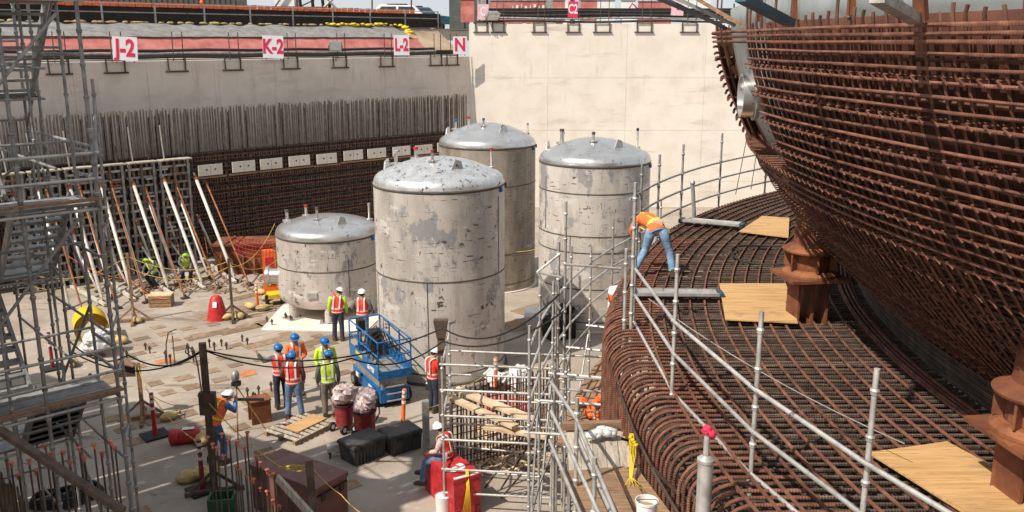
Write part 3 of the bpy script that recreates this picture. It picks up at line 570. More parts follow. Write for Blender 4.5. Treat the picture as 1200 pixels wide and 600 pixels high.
# ================================================================ tanks
def tank(cx, yr, a, Y, zb, dome, label, nozz, seams, m_head='tankd', vert=(), zz=None, bm='tank'):
    r0 = _ray(cx, yr); z = CAMH+r0.z*(Y/r0.y) if zz is None else zz; dep = Y*_c-(z-CAMH)*_s; R = a/1050.*dep
    X = r0.x*Y/r0.y
    root = empty('steel_tank', V(X, Y, 0), 0, label, 'tank'); n = 72
    MB().lathe([(R-.02, zb), (R, zb), (R, z)], (0, 0, 0), n).build('shell_body', bm, root, 40)
    prof = [(R, z-.01), (R+.012, z), (R+.012, z+.03)]
    kr = .32; 
    for i in range(7):
        t = PI/2*(i/6)*.86; prof.append((R-kr+kr*math.cos(t), z+.03+kr*math.sin(t)*.92))
    re, ze = prof[-1]
    for i in range(1, 15):
        f = i/14; rr = re*(1-f); prof.append((rr, ze+(dome-(ze-z))*(1-(rr/re)**2.0)))
    MB().lathe(prof, (0, 0, 0), n).build('domed_head', m_head, root, 60)
    MB().lathe([(R+.002, z-.07), (R+.014, z-.055), (R+.016, z-.02), (R+.004, z-.012)], (0, 0, 0), n).build('rim_seam', 'seam', root, 40)
    def hz(r): 
        f = min(1, r/re); return ze+(dome-(ze-z))*(1-f**2.0)
    for s_ in seams: MB().lathe([(R+.001, s_-.022), (R+.011, s_-.014), (R+.011, s_+.014), (R+.001, s_+.022)], (0, 0, 0), n).build('weld_seam', 'seam', root, 40)
    for (az, z0, z1) in vert: MB().box((R*math.cos(az), R*math.sin(az), (z0+z1)/2), (.02, .025, z1-z0), Matrix.Rotation(az, 3, 'Z')).build('vertical_seam', 'seam', root, False)
    for (rr, az, h, rad, kind) in nozz:
        x, y = rr*R*math.cos(az), rr*R*math.sin(az); zb_ = hz(rr*R)-.06
        if kind == 'lug':
            Rz = Matrix.Rotation(az, 3, 'Z'); MB().loft([[V(x, y, 0)+Rz @ V(t, b_, zb_+c_) for b_, c_ in ((-.2, 0), (.2, 0), (.13, .27), (-.05, .33))] for t in (-.025, .025)]).build('lifting_lug', 'tankds', root, False)
        else:
            nz = MB().tube((x, y, zb_), (x, y, zb_+h), rad, 12).lathe([(rad*3.2, 0), (rad*3.2, .05), (rad*1.2, .07)], (x, y, zb_+.05), 16).build('nozzle', 'tankd', root, 40)
            if kind: MB().lathe([(0, .05), (rad*1.35, .045), (rad*1.35, -.04), (rad*1.1, -.045)], (x, y, zb_+h), 12).build('nozzle_cap', kind, nz, 40)
    for az in (2.2, .1, -.35): MB().box((R*math.cos(az)*1.01, R*math.sin(az)*1.01, z-.12), (.1, .09, .13), Matrix.Rotation(az, 3, 'Z')).build('shell_clip', 'vblue' if az == -.35 else 'seam', root, False)
    return root, R, z, X
nzA = [(.68, 2.95, .42, .055, 'galv'), (.55, 2.35, .38, .055, 'red'), (.35, -1.75, .36, .04, 'dred'), (.85, .35, .6, .03, 'red'), (.62, -1.05, 0, 0, 'lug'), (.9, 2.75, 0, 0, 'lug')]
T1, R1, z1, X1 = tank(514.5, 213, 76.5, 25.98, .02, .74, 'large nearest steel tank with scuffed silver dome, in the centre', nzA, [3.05, .32], 'tankds', [(-PI/2-.12, .34, 3.03), (-PI/2+1.15, 3.07, 5.3), (-PI/2-1.2, .34, 3.03)])
T2, R2, z2, X2 = tank(697, 187, 65, 30.75, .02, .76, 'tall streaked steel tank on the right beside the rebar mat', [(.60, 3.0, .5, .06, 'seam'), (.75, 2.4, .45, .05, 'galvd'), (.35, -1.75, .34, .045, 'seam'), (.85, .35, .7, .035, 'dark'), (.62, -.95, 0, 0, 'lug'), (.9, 2.75, 0, 0, 'lug')], [4.72, 3.3, 2.75, 1.5, .35], 'tankd', [(-PI/2-.5, 2.8, 3.33), (-PI/2-1.1, 3.4, 5.2)])
T3, R3, z3, X3 = tank(571, 168, 56.5, 35.5, .02, .82, 'tall brownish steel tank farthest back between the other two', [(.68, 2.9, .42, .055, 'vblue'), (.6, 2.3, .42, .05, 'red'), (.35, -1.75, .32, .04, 'vblue'), (.88, .3, .45, .03, 'red'), (.62, -1.0, 0, 0, 'lug'), (.9, 2.75, 0, 0, 'lug')], [4.2, 1.55, .35], 'tankd', [], None, 'tankb')
T4, R4, z4, X4 = tank(383.5, 271, 59, 31.6, .78, .60, 'short squat steel tank on pipe legs at the left', [(.82, 3.0, .42, .055, 'seam'), (.75, 2.35, .42, .05, 'red'), (.35, -1.9, .45, .045, 'seam'), (.85, .35, .62, .04, 'galv'), (.62, -.9, 0, 0, 'lug')], [1.85], 'tankd', [(-PI/2+.58, .9, z1-3.3)])
MB().lathe([(R4, .80), (R4-.03, .62), (R4-.22, .46), (R4*.6, .34), (R4*.3, .30), (0, .29)], (0, 0, 0), 56).build('bottom_head', 'tank', T4, 60)
for az in (-PI/2-.75, -PI/2+.15, -PI/2+1.3, PI/2-.4, PI/2+.7):
    x, y = (R4-.2)*math.cos(az), (R4-.2)*math.sin(az); lg = MB().tube((x, y, .06), (x, y, .62), .14, 14).build('leg', 'tank', T4, 40)
    MB().box((x, y, .04), (.62, .62, .05), Matrix.Rotation(az, 3, 'Z')).build('base_plate', 'tankds', lg, False)
    for k in range(4): MB().tube((x+.24*math.cos(az+PI/4+k*PI/2), y+.24*math.sin(az+PI/4+k*PI/2), .04), (x+.24*math.cos(az+PI/4+k*PI/2), y+.24*math.sin(az+PI/4+k*PI/2), .17), .025, 6).build('anchor_bolt', 'darkbar', lg)
MB().box((-.25, -R4-.02, 1.05), (.35, .06, .2)).build('name_plate', 'tankds', T4, False)
MB().lathe([(.0, -.1), (.36, -.1), (.36, 0), (.28, .05), (.28, .4), (0, .4)], (-R4-.28, -.3, 1.35), 24, R=Matrix.Rotation(PI/2, 3, 'Y')).build('manway', 'tankd', T4, 40)
gp = empty('grout_pad', V(X4+.1, 31.5, 0), 0, 'pale concrete pad under the short tank', 'pad')
MB().loft([[V(-2.0, -2.35, z), V(1.6, -2.6, z), V(2.3, 1.5, z), V(-2.0, 2.2, z)] for z in (.0, .035)]).build('slab', 'cwall', gp, False)
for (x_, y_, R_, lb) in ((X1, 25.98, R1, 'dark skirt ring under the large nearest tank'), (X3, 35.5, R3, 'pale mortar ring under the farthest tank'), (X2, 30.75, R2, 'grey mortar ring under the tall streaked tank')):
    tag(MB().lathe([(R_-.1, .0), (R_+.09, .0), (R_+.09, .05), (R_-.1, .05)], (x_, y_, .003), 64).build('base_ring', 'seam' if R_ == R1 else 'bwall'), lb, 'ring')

# ================================================================ rebar mat and vessel bowl (concentric rings)
CX, CY, BR, BZ, BB, BN = 23.114, 11.101, 20.16, 10.205, 9.826, 1.854
MZ = 5.2; MR = 21.78
def bowlR(z): return BR*max(0, 1-abs((z-BZ)/BB)**BN)**(1/BN)
def bp(az, z, off=0): a = math.radians(az); R = bowlR(z)+off; return V(CX+R*math.cos(a), CY+R*math.sin(a), z)
def mp(az, R, z=MZ): a = math.radians(az); return V(CX+R*math.cos(a), CY+R*math.sin(a), z)
matr = empty('rebar_mat', V(4, 14, MZ), 0, 'raised circular mat of rusty reinforcing bars around the vessel bowl', 'rebar mat')
k = 0; R = 17.55
while R < MR-.12:
    a0 = 98+rnd.uniform(-2, 2); a1 = 214 if R < MR-.62 else 167+rnd.uniform(-2, 3)
    pts = [mp(a0+(a1-a0)*i/72., R+.004*math.sin(i*.9+k), MZ+.052) for i in range(73)]
    MB().poly(pts, .021, 6).build('ring_bar', 'rustr', matr, 60, True); k += 1
    R += .235+rnd.uniform(-.015, .015)
def cross_path(Y, R, drop, rb, z):
    xe = CX-math.sqrt(max(0, R*R-(Y-CY)**2))+max(0, 13.5-Y)*.082; xi = CX-math.sqrt(max(0, 17.3**2-(Y-CY)**2)) if abs(Y-CY) < 17.2 else .66*Y
    pts = []
    if drop:
        pts.append(V(xe-.0, Y, z-drop)); pts.append(V(xe, Y, z-rb))
        for i in range(1, 7): t = PI/2*i/6; pts.append(V(xe+rb-rb*math.cos(t), Y, z-rb+rb*math.sin(t)))
    else: pts.append(V(xe+.02, Y, z))
    n = 3
    for i in range(1, n+1): pts.append(V(xe+rb+(xi-xe-rb)*i/n, Y+rnd.uniform(-.012, .012), z+rnd.uniform(-.008, .008)))
    return pts
Y = 7.3; i = 0
while Y < 27.5:
    if Y < 20:
        pt_ = cross_path(Y, MR+.02, 2.6, .34+rnd.uniform(-.02, .04), MZ+.03)[:8]; pt_.append(pt_[-1]+V(rnd.uniform(.35, .9), 0, 0)); MB().poly(pt_, .0195 if Y > 11.5 else .0215, 7).build('hairpin_bar', 'rustr', matr, 60, True)
    MB().poly(cross_path(Y+.055, MR-.55 if Y < 14.5 else MR-.1 if Y < 20 else MR-.02, 0, .1, MZ+.01), .018, 5).build('cross_bar', 'crossbar', matr, 60, True)
    if Y < 14: MB().poly(cross_path(Y+.10, MR-.7, 0, .1, MZ-.03), .016, 5).build('cross_bar', 'crossbar', matr, 60, True)
    Y += .142 if Y < 15.2 else .15; i += 1
q = MB(); Y = 7.2
while Y < 27.5:
    q.poly(cross_path(Y+.06, MR-.12, 2.4 if Y < 15.2 else 0, .3, MZ-.16), .02, 5); Y += .21
q.build('second_layer_bars', 'darkbar', matr, 60, True, kind='stuff')
q = MB()
for k in range(16): q.poly([mp(100+114*i/40., 17.6+k*.27, MZ-.22) for i in range(41)], .02, 5)
for k in range(12): q.poly([mp(100+114*i/40., 17.6+k*.36, MZ-.75) for i in range(41)], .02, 5)
q.build('lower_ring_bars', 'darkbar', matr, 60, True, kind='stuff')
q = MB()
for k in range(500):
    az = rnd.uniform(130, 208); R = rnd.uniform(17.6, MR-.2); p = mp(az, R, MZ-rnd.uniform(.3, .9)); q.beam(p, p+V(rnd.uniform(-.4, .4), rnd.uniform(-.4, .4), .25), .03)
q.build('chair_supports', 'darkbar', matr, False, True, kind='stuff')
# vertical bars of the outer face below the hairpins, and outer hoops
for k in range(7): MB().poly([mp(150+22*i/50., MR+.035, MZ-.55-k*.36) for i in range(51)], .018, 5).build('side_hoop', 'rust', matr, 60, True)
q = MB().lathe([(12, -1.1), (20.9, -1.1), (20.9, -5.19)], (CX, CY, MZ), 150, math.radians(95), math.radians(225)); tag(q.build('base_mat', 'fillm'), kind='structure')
# bowl
bowl = empty('vessel_bowl', V(CX, CY, MZ), 0, 'huge round vessel bowl wrapped in rusty horizontal hoop bars on the right', 'vessel')
zs = [5.3+i*.16 for i in range(28)]
def wall(a0, a1, z0, z1, off, m, name, n=80, nz=22, parent=bowl, th=.05):
    q = MB(); P = []
    for i in range(n+1):
        for j in range(nz+1):
            P.append(bp(a0+(a1-a0)*i/n, z0+(z1-z0)*j/nz, off))
    q.add(P, [(i*(nz+1)+j, (i+1)*(nz+1)+j, (i+1)*(nz+1)+j+1, i*(nz+1)+j+1) for i in range(n) for j in range(nz)])
    ob = q.build(name, m, parent, True, True); sd = ob.modifiers.new('thick', 'SOLIDIFY'); sd.thickness = th; sd.offset = -1; return ob
wall(140, 226, 5.25, 10.1, -.20, 'shell', 'vessel_plate')
def bcyl(a0, a1, z0, z1, R, m, name):
    q = MB().lathe([(R-.05, z0), (R, z0), (R, z1), (R-.05, z1)], (CX, CY, 0), 60, math.radians(a0), math.radians(a1)); return q.build(name, m, bowl, 40, True)
bcyl(140, 226, 10.08, 16, BR-.42, 'shell', 'upper_vessel_wall')
SLOT0, SLOT1 = 167.0, 178.4
wall(178.9, 226, 5.25, 9.82, -.17, 'rustk', 'rust_liner', 60)
wall(140, 166.8, 5.25, 9.82, -.17, 'rustk', 'rust_liner', 40)
wall(166.7, 178.95, 5.25, 7.95, -.17, 'rustk', 'rust_liner', 8)
bcyl(176.4, 186.4, 9.84, 16, BR-.30, 'rustp', 'rust_panel'); bcyl(186.5, 226, 9.70, 9.80, BR-.24, 'rustp', 'top_flange')
for a in (178.0, 182.0, 186.2): bar('panel_rib', mp(a, BR-.22, 9.84), mp(a, BR-.22, 14), .05, 'rustp', bowl, 6, True, True)
# hoops
hz_ = [9.72, 9.655, 9.59]; z = 9.50
while z > 7.52: hz_.append(z); z -= .112
for i, z in enumerate(hz_):
    top = i < 3
    a0 = 150 if top else SLOT1+.2+rnd.uniform(0, .9)-(.8 if z < 7.9 else 0)
    if z < 7.95: a0 = 150
    off = .115
    r_ = .0165 if not top else .021
    MB().poly([bp(a0+(212-a0)*k_/110., z+.003*math.sin(k_*.21+i*2.1), off) for k_ in range(111)], r_, 6).build('hoop_bar', 'rustr', bowl, 60, True)
    if not top and z > 7.95:
        MB().poly([bp(150+(SLOT0-1.2+rnd.uniform(-.5, .3)-150)*k_/30., z+.005*math.sin(k_), off+.02) for k_ in range(31)], .024, 6).build('hoop_bar', 'rustr', bowl, 60, True)
for i in range(11): # inner hoops seen in pairs behind
    z = 9.45-i*.336; MB().poly([bp(SLOT1+1.0+(212-SLOT1-1)*k_/50., z, -.04) for k_ in range(51)], .020, 6).build('inner_hoop_bar', 'rustd', bowl, 60, True)
for i in range(26):
    z = 7.42-i*.066; MB().poly([bp(150+(212-150)*k_/60., z, -.08) for k_ in range(61)], .016, 5).build('lower_inner_hoop', 'darkbar', bowl, 60, True)
# meridian bars
a = 150.
while a < 210:
    slot = SLOT0-.9 < a < SLOT1+.1
    zt = 9.84+rnd.uniform(-.04, .07)+(.5 if rnd.random() < .12 else 0)
    if slot: zt = 7.95
    if abs(a-SLOT0) < 1.0 or abs(a-SLOT1-.3) < .5: zt = 10.6
    off = .045; n = 20
    MB().poly([bp(a+(.06*math.sin(a*3)), 5.3+(min(zt, 9.8)-5.3)*k_/n, off) for k_ in range(n+1)]+([bp(a, 9.8, off)+V(0, 0, zt-9.8)] if zt > 9.8 else []), .016, 6).build('meridian_bar', 'rustd', bowl, 60, True)
    a += .50+rnd.uniform(-.05, .05)
q = MB()
a = 150.
while a < 210:
    if not SLOT0 < a < SLOT1: q.poly([bp(a+.25, 5.35+4.4*k_/14, -.06) for k_ in range(15)], .02, 5)
    a += .56
q.build('inner_meridian_bars', 'rustk', bowl, 60, True, kind='stuff')
q = MB()   # hooked shear ties
a = 150.
while a < 210:
    for zz in (9.32, 8.98, 8.64, 8.30, 7.96, 7.62, 7.35, 7.08, 6.82, 6.56, 6.30, 6.05, 5.85):
        if SLOT0-.3 < a < SLOT1 and zz > 8: continue
        p0 = bp(a, zz, -.15); p1 = bp(a, zz, .14); p2 = bp(a+.22, zz-.05, .15); q.poly([p0, p1, p2], .011, 4)
    a += .56
q.build('hooked_ties', 'rustd', bowl, 60, True, kind='stuff')
for k in range(10): MB().poly([mp(150+62*i/60., 17.42+.012*(k % 2)+k*.012, MZ+.10+k*.043) for i in range(61)], .019, 6).build('skirt_hoop', 'darkbar', bowl, 60, True)
for k in range(3): MB().poly([mp(160+52*i/60., 17.62+k*.07, MZ+.09) for i in range(61)], .02, 6).build('foot_hoop', 'rustr', bowl, 60, True)
# nozzle in the slot
pn = bp(174.2, 8.84, -.2); nr = Matrix.Rotation(math.radians(175), 3, 'Z') @ Matrix.Rotation(PI/2, 3, 'Y')
nz = MB().lathe([(.0, .12), (.25, .12), (.27, .24), (.31, .24), (.31, .0)], pn, 28, R=nr).build('penetration_sleeve', 'tankd', bowl, 40, True)
MB().lathe([(.36, 0), (.36, .06), (.31, .06)], pn, 28, R=nr).build('sleeve_collar', 'shell', bowl, 40, True)
# struts above
for (x0, y0, Y0, x1, y1, Y1, r_, m_, lb) in [(868, -3, 8.0, 926, 27, 8.9, .05, 'steelb', 'blue diagonal strut resting on the top of the bowl'), (1028, -3, 6.6, 1074, 23, 7.3, .055, 'galvd', 'grey brown diagonal strut at the bowl top'), (1073, -6, 7.25, 1073, 24, 7.28, .02, 'vblue', 'thin teal upright at the bowl top'),
        (1078, -6, 7.2, 1080, 24, 7.24, .045, 'rustp', 'rusty upright channel beside the teal one')]:
    tag(MB().beam(D(x0, y0, Y0), D(x1, y1, Y1), r_*2, r_*1.4).build('strut', m_, None, False), lb, 'strut')
for i, (x0, y0, x1, y1, m_, lb) in enumerate([(778, -2, 852, 34, 'steelb', 'lower blue strut leaning from the left onto the bowl'), (790, -3, 862, 30, 'galvd', 'grey tube strut above the lower blue one'), (812, -4, 872, 31, 'wood', 'brown strut highest of the three leaning on the bowl'), (770, -2, 846, 30, 'black', 'black cable bundle below the blue strut')]):
    tag(MB().beam(D(x0, y0, 13.2-.15*i), D(x1, y1, 13.0-.15*i), .07 if i < 3 else .05, .05).build('strut', m_, None, False), lb, 'strut')

# ================================================================ scaffolding
_cp = MB().lathe([(.027, -.03), (.036, -.022), (.036, .0), (.042, .01), (.034, .026), (.027, .03)], (0, 0, 0), 8).mesh('coupler', 'galv', 40)
_cpd = MB().lathe([(.027, -.03), (.036, -.022), (.036, .0), (.042, .01), (.034, .026), (.027, .03)], (0, 0, 0), 8).mesh('coupler', 'galvd', 40)
def coupler(p, parent, k=1., dark=False):
    o = bpy.data.objects.new('coupler', _cpd if dark else _cp); COL.objects.link(o); o.parent = parent; o.location = wm(parent).inverted() @ p; o.scale = (k, k, k); return o
def standard(parent, p, z0, z1, m='galv', r=.026, step=.5, off=.25):
    bar('standard', V(p.x, p.y, z0), V(p.x, p.y, z1), r, m, parent, 8)
    z = z1-off
    while z > max(z0, 1.5): coupler(V(p.x, p.y, z), parent, r/.026, m == 'galvd'); z -= step
def atC(x, R, ynom=300):   # plan point where the sight column x meets a circle of radius R about the bowl axis
    r = _ray(x, ynom); u = V(r.x, r.y, 0).normalized(); c = V(CX, CY, 0); b = u.dot(c); disc = b*b-c.length_squared+R*R
    return u*(b-math.sqrt(max(0, disc))) if disc > 0 else u*b
def aC(az, R, z=0.): a = math.radians(az); return V(CX+R*math.cos(a), CY+R*math.sin(a), z)
# --- outer guard rail curving round the back of the mat
gr = empty('guard_rail', aC(145, MR+.15, MZ), 0, 'curved scaffold tube guard rail along the far outer edge of the rebar mat', 'railing')
for x, yt, yb in [(751, 192, 300), (771, 181, 290), (798, 169, 268), (842, 156, 245), (895, 158, 228)]:
    rr = _ray(x, 240); u = V(rr.x, rr.y, 0).normalized(); c = V(CX, CY, 0); b = u.dot(c); dsc = b*b-c.length_squared+(MR+.15)**2
    p = u*(b+math.sqrt(dsc)) if dsc > 0 else u*b
    # the far side of the arc is met on the way out
    zt = D(x, yt, p.y).z; standard(gr, p, 2.5, zt, 'galvd', .028)
for k, h in enumerate((.28, .72, 1.16)):
    MB().poly([aC(a, MR+.18, MZ+h) for a in [128+i*1.6 for i in range(21)]], .026, 7).build('rail', 'galvd', gr, 60, True)
for x0, y0, x1, y1 in ((876, 158, 862, 228), (888, 170, 880, 222)): bar('tie_wire', D(x0, y0, 27), D(x1, y1, 27), .012, 'darkbar', gr, 4)
# --- near guard rail along the left edge of the mat
ng = empty('guard_rail', G(790, 480, MZ), 0, 'near galvanised guard rail running past the camera above the rebar mat', 'railing')
ptsA = [G(x, y, 6.2) for x, y in [(743, 313), (790, 377), (883, 455), (1013, 542), (1130, 612)]]
YB = G(790, 377, 6.2).y; zB = D(790, 415, YB).z; zC = D(790, 462, YB).z
for z, px in ((6.2, [(743, 313), (790, 377), (883, 455), (1013, 542), (1130, 612)]), (zB, [(742, 343), (790, 415), (881, 505), (1003, 597), (1040, 622)]), (zC, [(740, 372), (790, 462), (877, 553), (933, 600), (960, 620)])):
    P = [G(x, y, z) for x, y in px]
    for a, b in zip(P[:-1], P[1:]): bar('rail', a-(b-a).normalized()*.06, b+(b-a).normalized()*.06, .024, 'galv', ng, 10)
for x, y, yt, zb in ((790, 377, 298, 5.2), (886, 455, 365, 4.2), (1017, 542, 432, 4.2)):
    p = G(x, y, 6.2)+V(.02, .05, 0); standard(ng, p, zb, D(x+2, yt, p.y).z, 'galv', .026, .41, .2)
p = G(741, 330, 6.0); standard(ng, p, 4.0, D(741, 214, p.y).z, 'galv', .028, .45); p = G(747, 330, 6.0)+V(0, .3, 0); standard(ng, p, 4.2, D(747, 262, p.y).z, 'galv', .026, .45)
p = G(733, 330, 6.0); standard(ng, p, 3.0, D(729, 291, p.y).z, 'galv', .026, .45)
# --- curved walkway beside the mat
ww = empty('walkway', aC(170, MR+.7, 2.6), 0, 'curved scaffold walkway of grey boards beside the tall tank', 'walkway')
for k in range(2):
    for j in range(9):
        a = 170.5-j*3.4; a2 = a-3.35; R0_ = MR+.28+k*.29
        MB().add([aC(a, R0_, 2.6), aC(a2, R0_, 2.6), aC(a2, R0_+.27, 2.6), aC(a, R0_+.27, 2.6)]+[aC(a, R0_, 2.55), aC(a2, R0_, 2.55), aC(a2, R0_+.27, 2.55), aC(a, R0_+.27, 2.55)], [(0, 1, 2, 3), (7, 6, 5, 4), (0, 4, 5, 1), (1, 5, 6, 2), (2, 6, 7, 3), (3, 7, 4, 0)]).build('deck_board', 'wood', ww, False, True)
for i, a in enumerate([173, 169.5, 166, 162, 158, 154, 150, 146]):
    standard(ww, aC(a, MR+1.22), 0, 5.1+(.35 if i % 2 else 0), 'galv', .024); standard(ww, aC(a, MR+.2), 0, 4.1 if i > 1 else 3.2, 'galvd', .024)
    bar('transom', aC(a, MR+1.3, 3.22), aC(a, MR+.1, 3.22), .024, 'galv', ww, 6)
    if i < 7:
        a2 = [173, 169.5, 166, 162, 158, 154, 150, 146][i+1]
        for z in (3.75, 4.25, 4.72): bar('guard_tube', aC(a, MR+1.22, z), aC(a2, MR+1.22, z), .024, 'galv', ww, 7)
        for z in (1.5, 3.18): bar('ledger', aC(a, MR+1.22, z), aC(a2, MR+1.22, z), .024, 'galvd', ww, 6)
        bar('brace', aC(a, MR+1.25, .3), aC(a2, MR+1.25, 3.0), .022, 'galvd', ww, 6)
for (a, b, Y_) in (((629.5, 319), (657, 297), 16), ((629.5, 319), (658, 325), 16), ((629.5, 319), (657, 362), 16), ((661, 309.6), (728, 315), 16.2)): bar('bracket_tube', D(*a, Y_), D(*b, Y_), .024, 'galv', ww, 7)
# --- scaffold tower in the middle with its long horizontal rails
st = empty('scaffold_tower', V(-.4, 17, 0), 0, 'galvanised scaffold tower with stacked horizontal rails in the centre foreground', 'scaffold')
fl = D(519, 480, 17.0); rl = D(528, 480, 18.6)
standard(st, fl, 0, D(518, 428, 17.).z+.18, 'galv', .027); standard(st, rl, 0, D(528, 377, 18.6).z, 'galv', .027)
frp = G(653, 432.5, D(518, 427, 17.).z); rrp = G(722, 419, D(528, 411, 18.6).z)
standard(st, frp, 0, D(655, 283, frp.y).z, 'galv', .03, .5); standard(st, frp+V(.16, .5, 0), 0, D(667, 236, frp.y+.5).z, 'galv', .026)
standard(st, frp+V(-.06, -.12, 0), 0, 3.3, 'galv', .024); standard(st, frp+V(.05, 1.7, 0), 0, 4.6, 'galvd', .024)
standard(st, rrp, 0, 3.2, 'galvd', .024); standard(st, V(.95, 17.6, 0), 0, 4.9, 'galv', .024); standard(st, V(1.0, 15.6, 0), 0, 3.9, 'galv', .024)
for y in (427, 457, 487, 515, 549.5, 577, 600):
    z = D(518, y, 17.).z; bar('rail', V(fl.x-.05, fl.y, z), V(frp.x+.1, frp.y, z), .025, 'galv', st, 9); 
for y in (411, 438.5, 467, 496, 523, 550, 575):
    z = D(528, y, 18.6).z; e = rrp if y < 500 else V(.75, 18.2, 0); bar('rail', V(rl.x, rl.y, z), V(e.x, e.y, z), .024, 'galv', st, 9)
for y in (427, 487, 549.5):
    z = D(518, y, 17.).z; bar('end_ledger', V(fl.x, fl.y, z), V(rl.x, rl.y, z+.12), .024, 'galv', st, 7)
for a, b in (((568, 572), (623, 500)), ((587, 573), (632, 502)), ((582, 590), (633, 530)), ((598, 600), (648, 542)), ((646, 560), (690, 498))): bar('diagonal_brace', D(*a, 17.6), D(*b, 17.6), .02, 'darkbar', st, 6)
for a, b in (((657, 441), (712, 445)), ((657, 472), (722, 476)), ((657, 456), (716, 460))): bar('rail', D(*a, 15.5), D(*b, 15.5), .024, 'galv', st, 8)
for (z, px) in ((5.35, [(646, 448), (676, 492), (722, 604)]), (5.0, [(646, 482), (672, 536), (703, 604)]), (4.65, [(644, 516), (684, 610)]), (4.75, [(676, 510), (718, 606)])):
    P = [G(x, y, z) for x, y in px]
    for a, b in zip(P[:-1], P[1:]): bar('handrail', a, b+(b-a).normalized()*.05, .023, 'galv', st, 9)
for x, y, yt in ((676, 492, 466), (697, 546, 536)):
    p = G(x, y, 5.35); standard(st, p, 2.0, D(x, yt, p.y).z, 'galv', .025, .42, .2)
# --- post bundle on the left corner of the tower
pb = empty('banner_post', V(fl.x-.08, 17.9, 0), 0, 'brown steel post with a flared head behind the tower corner', 'post')
MB().box((0, 0, 1.8), (.16, .1, 3.6)).build('shaft', 'dwood', pb, False); MB().loft([[V(sx*w, sy*.08, z) for sx, sy in ((-1, -1), (1, -1), (1, 1), (-1, 1))] for w, z in ((.09, 3.55), (.15, 3.9), (.15, 3.94))]).build('flared_head', 'dwood', pb, False)
# --- boarded platform at the foot of the picture
dk = empty('boarded_platform', G(700, 560, 4.45), 0, 'weathered board platform beside the hairpin bars at the bottom', 'platform')
a, b, c, d = G(663, 500, 4.45), G(736, 500, 4.45), G(745, 568, 4.45), G(668, 568, 4.45)
for i in range(5):
    f0, f1 = i/5+.004, (i+1)/5-.006; zz = V(0, 0, rnd.uniform(-.004, .006))
    P = [a.lerp(b, f0), a.lerp(b, f1), d.lerp(c, f1), d.lerp(c, f0)]; MB().add([p+zz for p in P]+[p+zz-V(0, 0, .04) for p in P], [(0, 3, 2, 1), (4, 5, 6, 7), (0, 1, 5, 4), (1, 2, 6, 5), (2, 3, 7, 6), (3, 0, 4, 7)]).build('deck_board', 'plank', dk, False, True)
P = [G(656, 553, 4.51), G(733, 547, 4.51), G(780, 622, 4.51), G(688, 622, 4.51)]
for i in range(4):
    f0, f1 = i/4+.006, (i+1)/4-.004; Q = [P[0].lerp(P[1], f0), P[0].lerp(P[1], f1), P[3].lerp(P[2], f1), P[3].lerp(P[2], f0)]; zz = V(0, 0, rnd.uniform(0, .012))
    MB().add([p+zz for p in Q]+[p+zz-V(0, 0, .035) for p in Q], [(0, 3, 2, 1), (4, 5, 6, 7), (0, 1, 5, 4), (1, 2, 6, 5), (2, 3, 7, 6), (3, 0, 4, 7)]).build('brown_board', 'wood', dk, False, True)
MB().beam(G(659, 499, 4.53), G(737, 497, 4.53), .10, .09).build('cross_timber', 'wood', dk, False, True)
bar('side_timber', G(742, 553, 4.47), G(792, 622, 4.47), .05, 'wood', dk, 4, True, True)
for x, y in ((668, 505), (734, 505), (742, 590)): bar('prop', G(x, y, 0)*0+V(G(x, y, 4.35).x, G(x, y, 4.35).y, 0), G(x, y, 4.37), .03, 'galvd', dk, 6)
rag = MB()
for i in range(9): rag.sphere(G(693+i*3, 506+rnd.uniform(-4, 5), 4.55+rnd.uniform(0, .04)), .08, (1, .8, rnd.uniform(.4, .8)), 8, 6, None, .5)
tag(rag.build('plastic_rag', 'plastic', None, True), 'crumpled white plastic lying on the grey boards', 'plastic')
yr = MB(); p = G(741, 512, 3.9)
for i in range(5): yr.poly([G(738+i, 508, 4.9), G(737+2*i, 530, 4.75), G(738+i*.6, 560, 4.6), G(730+7*i, 573, 4.5)], .006, 5)
for i in range(4): yr.sphere(G(739+i*2.2, 512+i*3.2, 4.9-.03*i), .032, (1, 1, .8), 7, 5, None, .5)
tag(yr.build('yellow_strap', 'yellowp', None, True), 'knotted yellow webbing hanging beside the hairpin bars', 'strap')
bk = empty('bucket', G(757, 612, 4.55), 0, 'white plastic bucket on the brown boards at the bottom', 'bucket'); bk.scale = (.78, .78, .78)
MB().lathe([(0, .01), (.125, 0), (.15, .34), (.16, .34), (.16, .31), (.152, .31)], (0, 0, 0), 20).lathe([(.145, .34), (.12, .03), (0, .03)], (0, 0, 0), 20).build('pail', 'white', bk, 40)
MB().poly([(-.15, 0, .33), (-.1, -.1, .40), (.0, -.15, .43), (.1, -.1, .40), (.15, 0, .33)], .006, 5).build('handle', 'darkbar', bk)
MB().lathe([(0, .24), (.13, .24)], (0, 0, 0), 16).build('rubbish', 'wood', bk)
pp = empty('pipe_post', V(D(826, 560, 7.9).x, 7.9, 4.2), 0, 'thick galvanised post topped with a red cloth at the mat edge', 'post')
zt = D(829, 508, 7.9).z-4.2; MB().tube((0, 0, 0), (0, 0, zt-.28), .075, 16).tube((0, 0, zt-.28), (0, 0, zt), .03, 10).build('tube', 'galv', pp); MB().lathe([(.075, 0), (.085, .01), (.085, .04), (.035, .08)], (0, 0, zt-.30), 14).build('collar', 'galv', pp)
q = MB()
for i in range(5): q.sphere((rnd.uniform(-.04, .04), rnd.uniform(-.04, .04), zt+.02+rnd.uniform(-.03, .04)), .045, (1, 1, .8), 9, 7, None, .5)
q.build('red_cloth', 'signr', pp, True)
